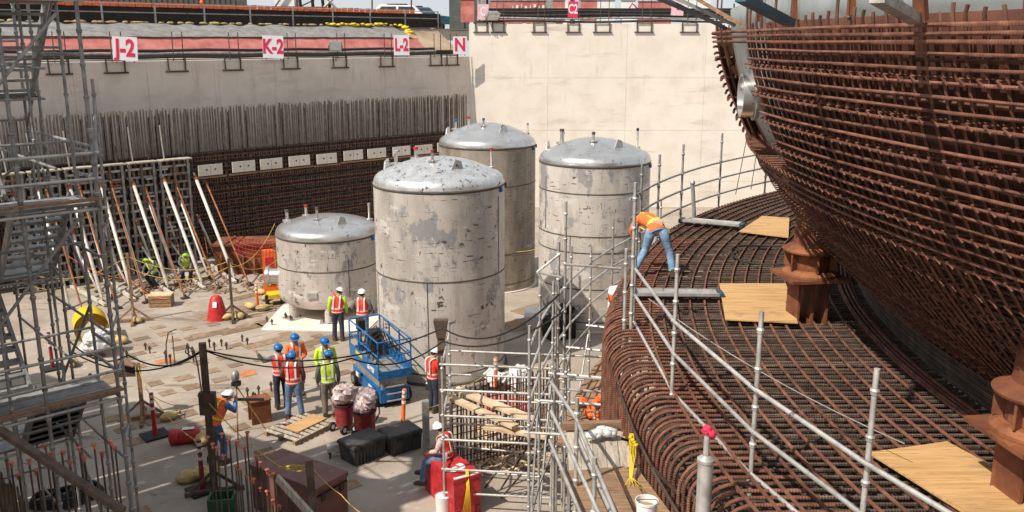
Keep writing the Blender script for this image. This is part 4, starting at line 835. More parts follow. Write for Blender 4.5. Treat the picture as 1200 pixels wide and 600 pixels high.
# --- left stair tower
C0 = V(-6.56, 14.0, 0); ul = V(-.74, -.672, 0); vb = V(-.672, .74, 0)
def TW(a, b, z): return C0+ul*a+vb*b+V(0, 0, z)
tw = empty('stair_tower', C0, 0, 'tall grey scaffold stair tower with landings and treads at the left edge', 'stair tower')
for (a, b) in [(0, 0), (0, 1.0), (0, 2.55), (0, 3.5), (1.1, 0), (1.1, 3.5), (2.3, 0), (2.3, 1.0), (2.3, 3.5), (.75, 1.0), (-.35, .75)]:
    zt = 11.0
    if (a, b) == (-.35, .75): zt = 9.0
    if a == .75: continue
    standard(tw, TW(a, b, 0), 0, zt, 'galvd', .032 if b == 0 else .027, .5)
lands = [(7.12, 0), (3.92, 0), (5.50, 1), (2.32, 1), (8.72, 1), (10.3, 0)]
for z, back in lands:
    b0 = 0 if not back else 2.6; b1 = b0+.95
    for k in range(3):
        f0 = b0+k*(b1-b0)/3+.01; f1 = b0+(k+1)*(b1-b0)/3-.01
        P = [TW(0.02, f0, z), TW(2.6, f0, z), TW(2.6, f1, z), TW(.02, f1, z)]
        MB().add(P+[p-V(0, 0, .05) for p in P], [(0, 1, 2, 3), (7, 6, 5, 4), (0, 4, 5, 1), (1, 5, 6, 2), (2, 6, 7, 3), (3, 7, 4, 0)]).build('deck_board', 'galvd', tw, False, True)
    bb = b0 if not back else b0
    if not back: MB().beam(TW(-.05, b0-.05, z+.06), TW(2.8, b0-.05, z+.06), .04, .15, up=vb).build('toe_board', 'wood', tw, False, True)
    for h in ((.38, .78) if not back else (.5,)):
        bar('guard_tube', TW(-.08, b0-.04, z+h), TW(3, b0-.04, z+h), .026, 'galvd' if back else 'galv', tw, 8)
        bar('guard_tube', TW(0, b0-.1, z+h), TW(0, b1+.1, z+h), .026, 'galvd', tw, 8)
    bar('ledger', TW(-.1, b0-.04, z-.10), TW(3, b0-.04, z-.10), .028, 'galv', tw, 8); bar('ledger', TW(0, b0-.1, z-.08), TW(0, b1+.1, z-.08), .026, 'galvd', tw, 8); bar('ledger', TW(0, b1, z-.10), TW(3, b1, z-.10), .026, 'galvd', tw, 8)
def flight(a0, w, b0, z0, b1, z1, nst=9):
    for s in (0, w): MB().beam(TW(a0+s, b0, z0), TW(a0+s, b1, z1), .05, .16).build('stringer', 'galvd' if s == 0 else 'galv', tw, False, True)
    for i in range(nst):
        f = (i+.6)/nst; b = b0+(b1-b0)*f; z = z0+(z1-z0)*f
        MB().box(TW(a0+w/2, b, z), (w-.06, .25, .045), Matrix.Rotation(math.atan2(ul.y, ul.x), 3, 'Z')).build('tread', 'galvd', tw, False, True)
for zt in (10.3, 7.12, 3.92):
    flight(.12, .85, .98, zt, 2.6, zt-1.6)
    flight(1.08, .95, 2.6, zt+1.6, .98, zt)
flight(.12, .85, .98, 3.92, 2.6, 2.32); 
for a_, b_ in ((.55, 1.0), (1.6, 0), (1.05, 2.55), (2.0, 2.55), (.55, 3.5)): standard(tw, TW(a_, b_, 0), 0, 10.8, 'galvd', .024)
for z in (1.0, 2.9, 4.5, 6.0, 7.7, 9.2): bar('ledger', TW(.55, 0, z), TW(.55, 3.5, z+.02), .022, 'galvd', tw, 7); bar('ledger', TW(0, 1.0, z+.3), TW(2.6, 1.0, z+.3), .022, 'galvd', tw, 7)
for z in (1.2, 2.7, 4.9, 6.2, 8.0, 9.4):
    bar('ledger', TW(0, 0, z), TW(0, 3.5, z), .024, 'galvd', tw, 7); bar('ledger', TW(0, 3.5, z+.2), TW(2.6, 3.5, z+.2), .024, 'galvd', tw, 7)
for a in (((0, 1.0, .3), (0, 3.5, 2.6)), ((0, 3.5, 3.0), (0, 1.0, 5.2)), ((0, 1.0, 5.6), (0, 3.5, 7.9)), ((0, 3.5, 8.1), (0, 1., 10.4)), ((2.3, 0, 4.6), (.3, 0, 6.9)), ((2.4, 0, 7.6), (.3, 0, 10.0)), ((0, 0, .3), (2.3, 0, 2.4)), ((0, 0, 1.9), (-.5, 1.3, .05)), ((2.3, 3.5, 5.7), (0, 3.5, 7.6)), ((-.35, .75, 8.7), (0, 0, 7.3))): bar('diagonal_brace', TW(*a[0]), TW(*a[1]), .026, 'galvd', tw, 7)
for z in (3.0, 4.2, 5.0, 6.6): bar('outrigger_tube', TW(-.35, .75, z), TW(0, 0, z), .024, 'galvd', tw, 7)
# diagonal timber handrail in front
tag(MB().beam(D(-8, 499, 9.2), D(144, 599, 8.6), .09, .06).build('timber_rail', 'dwood', None, False), 'dark timber sloping down across the bottom left corner', 'timber')
# --- dowels with orange caps in the foreground
capm = MB().lathe([(.016, -.06), (.018, -.01), (.034, .0), (.037, .01), (.032, .018), (0, .021)], (0, 0, 0), 10).mesh('safety_cap', 'cap', 50)
def dowel(x, y, Y, lb, grp):
    p = D(x, y, Y); root = empty('capped_dowel', V(p.x, Y, 0), 0, lb, 'rebar', grp)
    bar('bar', V(0, 0, 0), V(rnd.uniform(-.02, .02), 0, p.z), .0125, 'darkbar', root, 7, False); o = bpy.data.objects.new('safety_cap', capm); COL.objects.link(o); o.parent = root; o.location = (0, 0, p.z); return root
Lc = [(52, 522), (59, 532), (74, 530), (93, 525), (110, 521), (120, 531), (99, 536), (82, 542), (34, 539), (42, 552), (13, 543), (21, 557), (130, 517), (134, 525)]
LcO = sorted(Lc)
for i, (x, y) in enumerate(Lc): dowel(x, y, 10.6+.25*(i % 2), 'orange capped dark bar below the stair tower, '+'first second third fourth fifth sixth seventh eighth ninth tenth eleventh twelfth thirteenth fourteenth'.split()[LcO.index((x, y))]+' from the left', 'capped bars below the stair tower')
ORD = 'first second third fourth fifth sixth seventh eighth ninth tenth eleventh twelfth thirteenth fourteenth fifteenth sixteenth seventeenth eighteenth nineteenth twentieth twenty-first twenty-second twenty-third twenty-fourth twenty-fifth'.split()
Rc = [(249, 521), (254, 525), (260, 509), (268, 515), (278, 518), (286, 525), (290, 507), (262, 534), (277, 546), (281, 550), (289, 557), (297, 562), (305, 542), (313, 551), (320, 556), (327, 563), (305, 572), (313, 576), (320, 587), (328, 593), (243, 513), (300, 535), (337, 570), (345, 578)]
for i, (x, y) in enumerate(Rc): dowel(x, y, 12.4, 'orange capped dark bar before the brown box, '+ORD[sorted(Rc).index((x, y))]+' from the left', 'capped bars before the brown box')
q = MB()
bc = empty('bar_cluster', V(D(10, 560, 9.8).x, 9.8, 0), 0, 'dense cluster of rusty upright bars in the bottom left corner', 'rebar')
for i in range(22): p = D(-6+i*1.7+rnd.uniform(-1, 1), 548+i*1.8+rnd.uniform(-5, 5), 9.6+.3*(i % 3)); bar('upright_bar', V(p.x, p.y, 0), p, .013, 'darkbar', bc)
tag(MB().beam(D(325, 560, 12.2), D(372, 612, 11.6), .05, .13).build('grey_board', 'plank', None, False), 'grey board on edge in front of the brown box', 'board')
# --- low rebar wall behind the tower
rwl = empty('starter_bar_wall', G(585, 545), 0, 'row of upright rusty starter bars behind the scaffold tower rails', 'rebar wall')
a = G(528, 552); b = G(652, 520)
for i in range(34):
    p = a.lerp(b, i/33.); bar('upright_bar', p, p+V(rnd.uniform(-.03, .03), 0, 2.0+rnd.uniform(-.12, .12)), .017, 'rust' if i % 3 else 'darkbar', rwl)
for i in range(26):
    p = a.lerp(b, i/25.)+V(.15, .45, 0); bar('upright_bar', p, p+V(rnd.uniform(-.03, .03), 0, 1.9+rnd.uniform(-.1, .1)), .015, 'darkbar', rwl)
for k in range(10): bar('tie_bar', a+V(-.1, -.02, .1+k*.19), b+V(.1, -.02, .1+k*.19), .012, 'rust', rwl)
for (x0, y0, x1, y1, z, w, lb) in [(531, 455, 625, 492, 2.1, .24, 'upper pale timber plank resting on the starter bars'), (524, 464, 604, 500, 2.05, .20, 'lower pale timber plank resting on the starter bars'), (568, 500, 640, 512, 1.9, .16, 'short pale timber lying across the starter bars')]:
    tag(MB().beam(G(x0, y0, z), G(x1, y1, z), w, .06, up=(0, 0, 1)).build('timber_plank', 'pwood', None, False), lb, 'plank')

# ================================================================ things on the mat
def slab(name, P, th, m, label, cat):
    q = MB(); n = len(P); q.add(list(P)+[p-V(0, 0, th) for p in P], [list(range(n)), list(range(2*n-1, n-1, -1))]+[[i, i+n, (i+1) % n+n, (i+1) % n] for i in range(n)])
    return tag(q.build(name, m, None, False), label, cat)
zp = MZ+.12
slab('plywood_sheet', [G(843, 332, zp), G(850, 374, zp), G(935, 378, zp), G(921, 332, zp)], .02, 'ply', 'plywood sheet on the rebar mat just left of the rusty pedestal column', 'plywood')
slab('plywood_sheet', [G(866, 271, zp), G(924, 278, zp), G(925, 255, zp), G(893, 253, zp)], .02, 'ply', 'farther plywood sheet on the mat behind the pedestal column', 'plywood')
P1, P2, P3 = G(1018, 530, zp), G(1110, 517, zp), G(1200, 566, zp); dd = (P3-P2).normalized()*2.6
slab('plywood_sheet', [P1, P1+dd, P2+dd, P2], .02, 'ply', 'large plywood sheet on the mat at the bottom right corner', 'plywood')
slab('plywood_sheet', [P1+dd*.42+V(0, 0, .022), P1+dd*1.2+V(.1, 0, .022), P2+dd*1.15+V(0, 0, .022), P2+dd*.36+V(0, 0, .022)], .018, 'ply', 'second plywood sheet lapped over the large one at the bottom right', 'plywood')
def metal_plank(a, b, w, label):
    root = empty('metal_plank', (a+b)/2, yaw(a, b), label, 'scaffold plank'); L = (b-a).length
    MB().box((0, 0, .03), (L, w, .05)).build('deck', 'galv', root, False)
    for s in (-1, 1):
        MB().box((s*(L/2+.02), 0, .02), (.10, w*.95, .09)).build('end_hook', 'steelb', root, False); MB().box((0, s*w/2, .045), (L*.98, .02, .05)).build('edge_lip', 'galv', root, False)
metal_plank(G(745, 345, zp), G(842, 346, zp), .30, 'galvanised scaffold plank on the mat left of the nearer plywood')
metal_plank(G(800, 259, zp), G(868, 265, zp), .32, 'galvanised scaffold plank on the mat below the curved guard rail')
def pedestal(p, label, s=1.0, htop=2.3):
    root = empty('support_pedestal', p, 0, label, 'pedestal'); R45 = Matrix.Rotation(.12, 3, 'Z')
    MB().box((0, 0, .36*s), (.05*s, .44*s, .9*s), R45).box((-.24*s, 0, .36*s), (.04*s, .46*s, .9*s), R45).box((.24*s, 0, .36*s), (.04*s, .46*s, .9*s), R45).build('steel_column', 'rustp', root, False)
    MB().box((0, 0, .83*s), (1.02*s, .96*s, .05*s), R45).build('bearing_plate', 'rustp', root, False)
    MB().lathe([(0, .86*s), (.46*s, .86*s), (.46*s, .90*s), (.40*s, .96*s), (.33*s, .97*s)], (0, 0, 0), 36).build('lower_disc', 'orust', root, 30)
    MB().lathe([(.32*s, .96*s), (.32*s, 1.27*s)], (0, 0, 0), 32).build('drum', 'rustp', root)
    for k in range(6):
        a = k*PI/3+.5; MB().box((.38*s*math.cos(a), .38*s*math.sin(a), 1.12*s), (.12*s, .03*s, .3*s), Matrix.Rotation(a, 3, 'Z')).build('gusset', 'rustp', root, False)
    MB().lathe([(.3*s, 1.27*s), (.47*s, 1.27*s), (.48*s, 1.30*s), (.34*s, 1.37*s), (.30*s, 1.40*s)], (0, 0, 0), 36).build('upper_flange', 'rustp', root, 30)
    MB().lathe([(.30*s, 1.38*s), (.265*s, htop*s), (0, htop*s)], (0, 0, 0), 32).build('tapered_tube', 'rustp', root)
    q = MB()
    for k in range(9):
        a = -2.2+rnd.uniform(-.5, .5); z = rnd.uniform(1.6, 2.15)*s; r_ = .30*s; q.beam((r_*math.cos(a), r_*math.sin(a), z), (r_*math.cos(a+.12), r_*math.sin(a+.12), z+rnd.uniform(-.08, .1)), .012)
    q.build('chalk_marking', 'yellow', root, False, kind='stuff')
pedestal(G(944, 377, MZ), 'rusty flanged pedestal column standing on the mat under the bowl edge', .93, 2.6)
pedestal(G(1203, 594, MZ), 'near rusty flanged pedestal column cut by the right picture edge', .92, 2.2)
hs_ = G(905, 300, MZ+.1); q = MB().poly([hs_+V(.75*math.cos(t)*1.1, .95*math.sin(t), .03+.03*math.sin(3*t)) for t in [i*.28 for i in range(25)]], .02, 6); tag(q.build('air_hose', 'black'), 'looped black hose lying on the mat left of the pedestal column', 'hose')
tag(MB().poly(catenary(G(760, 350, 6.0), G(1060, 520, 5.6), .12, 10), .006, 5).build('steel_wire', 'galv'), 'thin pale wire strung over the rebar mat', 'wire')
sp2 = empty('small_post', G(814, 262, MZ), 0, 'short pipe stub standing at the mat edge by the farther plank', 'post'); MB().tube((0, 0, 0), (-.1, 0, 1.0), .05, 10).build('pipe', 'galvd', sp2); MB().sphere((-.1, 0, 1.02), .07).build('knob', 'galv', sp2)
oc = empty('orange_cooler', G(723, 374, 3.3), 0, 'orange drum with a pale lid tucked against the far side of the mat', 'drum')
MB().lathe([(0, 0), (.2, 0), (.22, .62), (0, .62)], (0, 0, 0), 18).build('body', 'orange', oc); MB().lathe([(.225, .62), (.235, .66), (.2, .76), (0, .78)], (0, 0, 0), 18).build('lid', 'white', oc); MB().lathe([(.215, .32), (.224, .33), (.224, .42), (.217, .43)], (0, 0, 0), 18).build('band', 'refl', oc)
ocn = empty('gas_bottle', G(733, 378, 3.3), 0, 'small red bottle beside the orange drum', 'bottle'); MB().lathe([(0, 0), (.08, 0), (.09, .4), (.04, .5), (.03, .58), (0, .58)], (0, 0, 0), 14).build('body', 'red', ocn)
for i, (x, y) in enumerate([(712, 470), (722, 500), (700, 492), (738, 486), (690, 480)]):
    q = MB(); p = G(x, y, 2.6)
    for k in range(4): q.sphere(p+V(rnd.uniform(-.15, .15), rnd.uniform(-.1, .1), rnd.uniform(0, .15)), .12, (1, 1, .7), 7, 5, None, .6)
    tag(q.build('orange_cover', 'orange', None, False), 'crumpled orange cover below the platform, '+ORD[i]+' of five', 'cover', 'orange covers beneath the scaffold')

# ================================================================ things on the floor
def delineator(x, y, label, h=1.05, m='orange', tilt=0.0, bags=False, base=True):
    root = empty('delineator_post', G(x, y), 0, label, 'post')
    if base: MB().box((0, 0, .03), (.62, .55, .05), Matrix.Rotation(.7, 3, 'Z')).build('rubber_base', 'black', root, False)
    T = lambda z: V(tilt*z, 0, z)
    MB().poly([T(.05), T(.4), T(h-.12), T(h-.11), T(h)], .06, 14, True, [.062, .052, .045, .055, .05]).build('tube', m, root, 50)
    for z in (h*.62, h*.78, h*.9)[:3]: MB().poly([T(z), T(z+.07)], .057, 14).build('reflective_band', 'refl', root, 50)
    return root
delineator(182, 511, 'red delineator post with white bands beside the timber stand', 1.15, 'red')
delineator(238, 575, 'red delineator post nearest the camera with sandbags at its foot', 1.2, 'dred')
delineator(472, 499, 'orange delineator post behind the black totes', 1.0, 'orange', .07, base=False)
delineator(581, 456, 'orange delineator post standing behind the scaffold rails', .95, 'orange')
delineator(62, 432, 'red delineator post behind the stair tower', 1.15, 'dred')
delineator(302, 361, 'orange delineator post left of the short tank', .95, 'orange')
def sandbag(x, y, label, n=1, m='sand', sc=1.):
    root = empty('sandbag', G(x, y), rnd.uniform(0, 3), label, 'sandbag')
    MB().sphere((0, 0, .13*sc), .26*sc, (1.15, .8, .55), 12, 8, None, .22).build('sack', m, root, True)
    MB().loft([[V(.25*sc+a, b*w_, .16*sc+c*w_) for b, c in ((-1, -1), (1, -1), (1, 1), (-1, 1))] for a, w_ in ((0, .06*sc), (.06*sc, .025*sc), (.16*sc, .07*sc))]).build('tied_neck', m, root, True); return root
for (x, y, lb, sc) in [(222, 564, 'yellow sandbag left of the nearest red delineator', 1.0), (236, 559, 'yellow sandbag behind the nearest red delineator', .9), (246, 563, 'yellow sandbag right of the nearest red delineator', .85), (161, 378, 'dusty sandbag at the foot of the left rope post', .8), (268, 374, 'yellow sandbag left of the right rope post foot', .9), (281, 373, 'yellow sandbag right of the right rope post foot', .9), (198, 492, 'pale sandbag behind the red delineator post', .8), (294, 362, 'yellow sandbag left of the orange delineator', .9), (308, 364, 'yellow sandbag right of the orange delineator', .9), (312, 352, 'yellow sandbag by the dark wheels', .8), (634, 385, 'yellow sandbag at the foot of the tall streaked tank', .9), (644, 391, 'second yellow sandbag at the foot of the tall streaked tank', .8), (143, 402, 'yellow sandbag near the stair tower', .9), (86, 429, 'brown sandbag beside the post behind the stair tower', .8), (240, 519, 'olive yellow sack beside the red bag', 1.1), (306, 345, 'dusty sack behind the orange delineator', .8)]:
    sandbag(x, y, lb, sc=sc)
bg_ = empty('duffel_bag', G(217, 519), .25, 'red holdall lying on the slab near the surveyor', 'bag')
MB().poly([(-.36, 0, .19), (-.33, 0, .19), (.33, 0, .19), (.36, 0, .19)], .19, 14, True, [.13, .19, .19, .13]).build('body', 'red', bg_, 50); MB().poly([(-.12, -.18, .22), (-.1, -.22, .36), (.1, -.22, .36), (.12, -.18, .22)], .012, 5).build('strap', 'black', bg_); MB().box((.1, -.02, .385), (.28, .14, .01)).build('pale_patch', 'refl', bg_, False)
# rope posts
def rope_post(x, y, yt, m, label, base=True, r=.045):
    p = G(x, y); zt = D(x-1, yt, p.y).z; root = empty('rope_post', p, .3, label, 'post')
    MB().box((0, 0, zt/2), (r*2, r*1.6, zt)).build('shaft', m, root, False)
    if base:
        for k in range(4):
            a = k*PI/2; MB().beam(V(.07*math.cos(a), .07*math.sin(a), .06), V(.62*math.cos(a), .62*math.sin(a), .05), .09, .09).build('cross_foot', m, root, False)
            MB().beam(V(.03*math.cos(a), .03*math.sin(a), .5), V(.5*math.cos(a), .5*math.sin(a), .1), .05, .06).build('brace', m, root, False)
    return p+V(0, 0, zt)
pa = rope_post(157, 377, 297, 'wood', 'rusty rope post standing before the white props'); pb_ = rope_post(273, 374, 303, 'dwood', 'dark rope post held down by yellow sandbags')
pc = rope_post(252, 578, 402, 'dwood', 'tall brown steel post carrying the black cables', True, .075)
MB().box(pc-V(-.01, 0, 1.35), (.34, .14, .5)).build('post_bracket', 'dwood', bpy.data.objects['rope_post.002'], False, True)
pd_ = rope_post(168, 491, 425, 'wood', 'timber stand on a crossed foot carrying a small board', True, .05)
tb = empty('small_board', pd_-V(.2, .0, .2), .1, 'small dark board nailed to the timber stand', 'board'); MB().box((-.1, 0, 0), (.42, .03, .36)).build('panel', 'dwood', tb, False); MB().box((-.1, 0, .20), (.46, .3, .03), Matrix.Rotation(.3, 3, 'Y')).build('cover', 'wood', tb, False)
def rope(pts, r, m, lb, sag=.35, name='rope'):
    q = MB()
    for a, b in zip(pts[:-1], pts[1:]): q.poly(catenary(a, b, sag, 12), r*(.7 if m != 'black' else .9), 5)
    return tag(q.build(name, m), lb, 'rope' if m == 'yellow' else 'cable')
rope([D(36, 322, 29), pa-V(0, 0, .1), pb_-V(0, 0, .1), D(330, 300, 33)], .018, 'yellow', 'yellow rope slung between the rusty and the dark rope post', .4)
rope([D(36, 335, 29), pa-V(0, 0, .5), pb_-V(0, 0, .3), D(322, 262, 33.5)], .016, 'yellow', 'second yellow rope hanging lower across the white props', .45)
rope([D(80, 300, 30), pa-V(0, 0, .9), G(196, 350, .9)], .014, 'orange', 'thin orange cord near the white props', .2)
rope([D(85, 413, 18.5), pc-V(0, 0, .15), D(519, 385, 17.6), D(655, 345, 14)], .020, 'black', 'upper black cable sagging across the tank and the tower', .45, 'power_cable')
rope([D(80, 398, 19), D(150, 416, 18), pc-V(0, 0, .15), D(412, 420, 17.8), D(519, 400, 17.6), D(660, 365, 13.4)], .020, 'black', 'lower black cable passing in front of the blue lift', .3, 'power_cable')
rope([pd_-V(0, 0, .1), G(182, 511)+V(0, 0, 1.1), G(238, 575)+V(0, 0, 1.15)], .014, 'yellow', 'yellow rope from the timber stand to the nearest delineator', .15)
rope([G(182, 511)+V(0, 0, 1.1), pc-V(0, 0, 1.3)], .012, 'yellow', 'yellow rope from the red delineator to the tall brown post', .2)
rope([pc-V(0, 0, 1.3), D(325, 545, 15.8), D(365, 548, 15.4)], .016, 'yellow', 'yellow rope tied round the brown box', .1)
rope([D(366, 548, 15.4), D(400, 580, 13.6), D(432, 606, 12.4)], .012, 'yellow', 'yellow rope running from the brown box to the bottom edge', .05)
rope([D(500, 478, 19.6), D(545, 452, 20.5), D(580, 425, 22), D(635, 425, 22.5)], .015, 'yellow', 'yellow rope behind the scaffold rails', .12)
rope([D(592, 295, 34), D(628, 292, 34)], .02, 'yellow', 'yellow rope between the two rear tanks', .05)
yk = MB()
for i in range(6): yk.poly([D(326, 548, 15.6), D(345+rnd.uniform(-3, 3), 547+rnd.uniform(-3, 3), 15.3), D(364, 549+rnd.uniform(-3, 4), 15.2), D(362+rnd.uniform(-4, 2), 570+rnd.uniform(-8, 8), 15.2)], .012, 5)
tag(yk.build('rope_knot', 'yellow'), 'bunched yellow rope hanging on the brown box post', 'rope')
# red bell-shaped cover with tag
rc = empty('red_cover', G(255, 374), 0, 'bright red cloth cover shaped like a bell with a white tag', 'cover')
MB().lathe([(.36, .0), (.33, .2), (.27, .5), (.2, .78), (.12, .86), (0, .88)], (0, 0, 0), 18).build('cloth', 'red', rc); MB().box((.02, -.25, .6), (.14, .02, .2), Matrix.Rotation(-.3, 3, 'X')).build('white_tag', 'white', rc, False)
# small timber box
wb = empty('wooden_box', G(190, 358), .1, 'small wooden crate on the slab at the prop feet', 'crate'); MB().box((0, 0, .22), (.78, .5, .42)).build('body', 'wood', wb, False)
for k in range(3): MB().box((0, -.26, .09+k*.14), (.8, .02, .11)).build('slat', 'wood', wb, False)
MB().box((0, 0, .445), (.82, .54, .03)).build('lid', 'pwood', wb, False)
# rust brown skip beyond
sk = empty('rusty_skip', G(303, 316), .1, 'rusty brown steel skip behind the barrier at the left tank', 'skip')
MB().loft([[V(sx*w, sy*d, z) for sx, sy in ((-1, -1), (1, -1), (1, 1), (-1, 1))] for w, d, z in ((1.5, .7, 0), (1.7, .9, 1.3))]).build('hull', 'rustp', sk, False)
for k in range(7): MB().box((-1.35+k*.45, -.83, .65), (.07, .1, 1.25), Matrix.Rotation(-.15, 3, 'X')).build('rib', 'rustp', sk, False)
MB().box((0, -.92, 1.31), (3.5, .09, .09)).build('rim', 'rustp', sk, False)
nt_ = MB()
for k in range(5): nt_.poly(catenary(D(274, 276+k*5, 33), D(322, 284+k*4, 31.5), .15, 8), .009, 4)
for k in range(12): nt_.tube(D(276+k*4, 277+k*.6, 33-.12*k), D(276+k*4, 298+k*.4, 33-.12*k), .012, 4)
tag(nt_.build('red_netting', 'red'), 'sagging red safety netting in front of the rusty skip', 'netting')
oc2 = empty('orange_cabinet', G(318, 346), .3, 'upright orange cabinet beside the short tank', 'cabinet'); MB().box((0, 0, .95), (.5, .35, 1.7)).build('body', 'orange', oc2, False); MB().box((0, -.185, 1.0), (.3, .02, 1.1)).build('door', 'red', oc2, False); MB().box((.3, .1, 1.2), (.25, .3, 1.3)).build('side_frame', 'green', oc2, False)
gw = empty('wheeled_unit', G(322, 356), .4, 'small dark wheeled unit parked beside the short tank', 'trolley')
for s in (-.28, .28): MB().lathe([(.03, -.06), (.19, -.06), (.2, 0), (.19, .06), (.03, .06)], (s, -.1, .2), 16, R=Matrix.Rotation(PI/2, 3, 'Y')).build('wheel', 'black', gw)
MB().box((0, 0, .35), (.5, .6, .15)).build('frame', 'yellowp', gw, False)
# yellow drum and plastic
yd = empty('yellow_hood', G(108, 398), .5, 'open yellow plastic hood lying on its side behind the stair tower', 'hood')
MB().lathe([(.52, -.5), (.52, .5)], (0, 0, .52), 26, -.6, PI+.9, R=Matrix.Rotation(PI/2, 3, 'X')).lathe([(.50, .5), (.50, -.5)], (0, 0, .52), 26, -.6, PI+.9, R=Matrix.Rotation(PI/2, 3, 'X')).build('curved_shell', 'yellowp', yd); MB().lathe([(0, 0), (.51, 0)], (0, .5, .52), 26, -.6, PI+.9, R=Matrix.Rotation(PI/2, 3, 'X')).build('end_plate', 'yellowp', yd)
pw = MB(); p = G(117, 415)
for i in range(12): pw.sphere(p+V(rnd.uniform(-.3, .3), rnd.uniform(-.3, .3), rnd.uniform(.15, .6)), .27, (1, 1, .8), 10, 7, None, .4)
tag(pw.build('plastic_bundle', 'plastic', None, False), 'large crumpled clear plastic bundle in front of the yellow hood', 'plastic')
# pallet with board
pl = empty('pallet', G(352, 505), yaw(G(318, 500), G(357, 482)), 'wooden pallet with a tan board on top behind the workers', 'pallet')
for k in range(8): MB().box((-.62+k*.177, 0, .13), (.11, 1.15, .022)).build('deck_slat', 'plank', pl, False)
for y in (-.5, 0, .5): MB().box((0, y, .07), (1.4, .09, .09)).build('bearer', 'wood', pl, False)
for y in (-.5, .5): MB().box((0, y, .011), (1.4, .1, .02)).build('bottom_slat', 'plank', pl, False)
tag(MB().box(G(352, 505)+V(.12, .12, .16), (1.0, .5, .035), Matrix.Rotation(pl.rotation_euler.z, 3, 'Z')).build('tan_board', 'ply', None, False), 'tan board lying on the pallet', 'board')
# steel stub block
sbk = empty('steel_stub', G(305, 493), .5, 'short rusty steel beam stub standing on end near the pallet', 'steel block')
MB().box((0, -.2, .3), (.5, .04, .6)).box((0, .2, .3), (.5, .04, .6)).box((0, 0, .3), (.04, .38, .6)).build('beam_section', 'rustp', sbk, False); MB().box((0, 0, .62), (.54, .48, .03)).build('top_plate', 'rustp', sbk, False)
# brown steel box
b1, b2, b3 = G(328, 550, 1.0), G(370, 573, 1.0), G(406, 553, 1.0); by = yaw(b2, b3); bxw = (b3-b2).length; bxd = (G(366, 523, 1.)-b3).length
bc_ = (b1+b3)/2; 
e1 = (b3-b2).normalized(); e2 = V(-e1.y, e1.x, 0); ctr = b2+e1*bxw/2+e2*.95; ctr.z = 0
bx = empty('job_box', ctr, by, 'brown steel job box near the bottom of the picture', 'box')
MB().box((0, 0, .46), (bxw, 1.9, .92)).build('body', 'brown', bx, False); MB().box((0, 0, .96), (bxw+.05, 1.95, .1)).build('lid', 'brown', bx, False); MB().box((0, -.96, .82), (bxw*.98, .02, .03)).build('lid_seam', 'dark', bx, False)
for s in (-1, 1): MB().box((s*bxw*.3, -.97, .75), (.1, .04, .16)).build('hasp', 'darkbar', bx, False)
tag(MB().beam(D(362, 540, 14.9), D(368, 612, 14.6), .14, .05).build('post_board', 'dwood', None, False), 'dark upright board standing against the brown box', 'board')
# black totes
def tote(p1, p2, label, h=.52, d=.62):
    a, b = G(*p1), G(*p2); e1 = (b-a).normalized(); e2 = V(-e1.y, e1.x, 0); L = (b-a).length; root = empty('storage_tote', (a+b)/2+e2*d/2, yaw(a, b), label, 'tote', 'black totes side by side')
    MB().loft([[V(sx*(L/2)*k, sy*(d/2)*k, z) for sx, sy in ((-1, -1), (1, -1), (1, 1), (-1, 1))] for k, z in ((.92, 0), (1, h*.8))]).build('tub', 'tote', root, False)
    n = 9
    for i in range(n): MB().box((-L*.43+i*L*.86/(n-1), -d/2*.975, h*.4), (.03, .03, h*.7), Matrix.Rotation(-.05, 3, 'X')).build('rib', 'tote', root, False)
    MB().loft([[V(sx*(L/2+.03)*k, sy*(d/2+.03)*k, z) for sx, sy in ((-1, -1), (1, -1), (1, 1), (-1, 1))] for k, z in ((1, h*.8), (1.01, h*.86), (.97, h*.95), (.9, h))]).build('lid', 'tote', root, False)
    for s in (-.25, .25): MB().box((s*L, -d/2-.035, h*.8), (.12, .03, .1)).build('latch', 'black', root, False)
tote((416, 548), (453, 533), 'left black plastic tote with ribbed sides'); tote((459, 536), (495, 525), 'right black plastic tote with ribbed sides')
sc_ = empty('chop_saw', G(396, 534), .3, 'small silver saw standing left of the black totes', 'saw')
MB().box((0, 0, .2), (.5, .18, .12)).build('bed', 'galv', sc_, False); MB().tube((-.25, 0, .25), (.2, 0, .3), .07, 10).build('motor', 'galv', sc_)
for s in (-.2, .2):
    for t in (-.12, .12): bar('leg', V(s, t, 0), V(s*.8, t*.5, .18), .018, 'black', sc_, 6, False)
# vacuum carts with plastic
def vac(x, y, label, s=1., wrap='plastic', yw=.3):
    root = empty('vacuum_cart', G(x, y), yw, label, 'cart', 'red drum carts')
    MB().lathe([(0, .1), (.22*s, .1), (.24*s, .2), (.26*s, .62), (.28*s, .64), (.28*s, .7), (0, .7)], (0, 0, 0), 22).build('drum', 'dred', root)
    MB().lathe([(.285*s, .66), (.29*s, .69), (.285*s, .72)], (0, 0, 0), 22).build('rim', 'black', root)
    q = MB(); 
    for i in range(9): q.sphere((rnd.uniform(-.12, .12), rnd.uniform(-.12, .12), .85+rnd.uniform(-.1, .22)), .20, (1, 1, .85), 10, 7, None, .45)
    q.build('plastic_wrap', wrap, root, False)
    q = MB(); q.poly([(.24, .12, .25), (.38, .15, .5), (.36, .1, .85), (.3, .05, .9)], .018, 6); q.build('handle', 'black', root)
    for t in (-.2, .2): MB().lathe([(.02, -.03), (.11, -.035), (.12, 0), (.11, .035), (.02, .03)], (-.24, t, .12), 16, R=Matrix.Rotation(PI/2, 3, 'X')).build('wheel', 'black', root); MB().lathe([(0, -.04), (.06, -.04), (.06, .04), (0, .04)], (-.24, t, .12), 12, R=Matrix.Rotation(PI/2, 3, 'X')).build('hub', 'white', root)
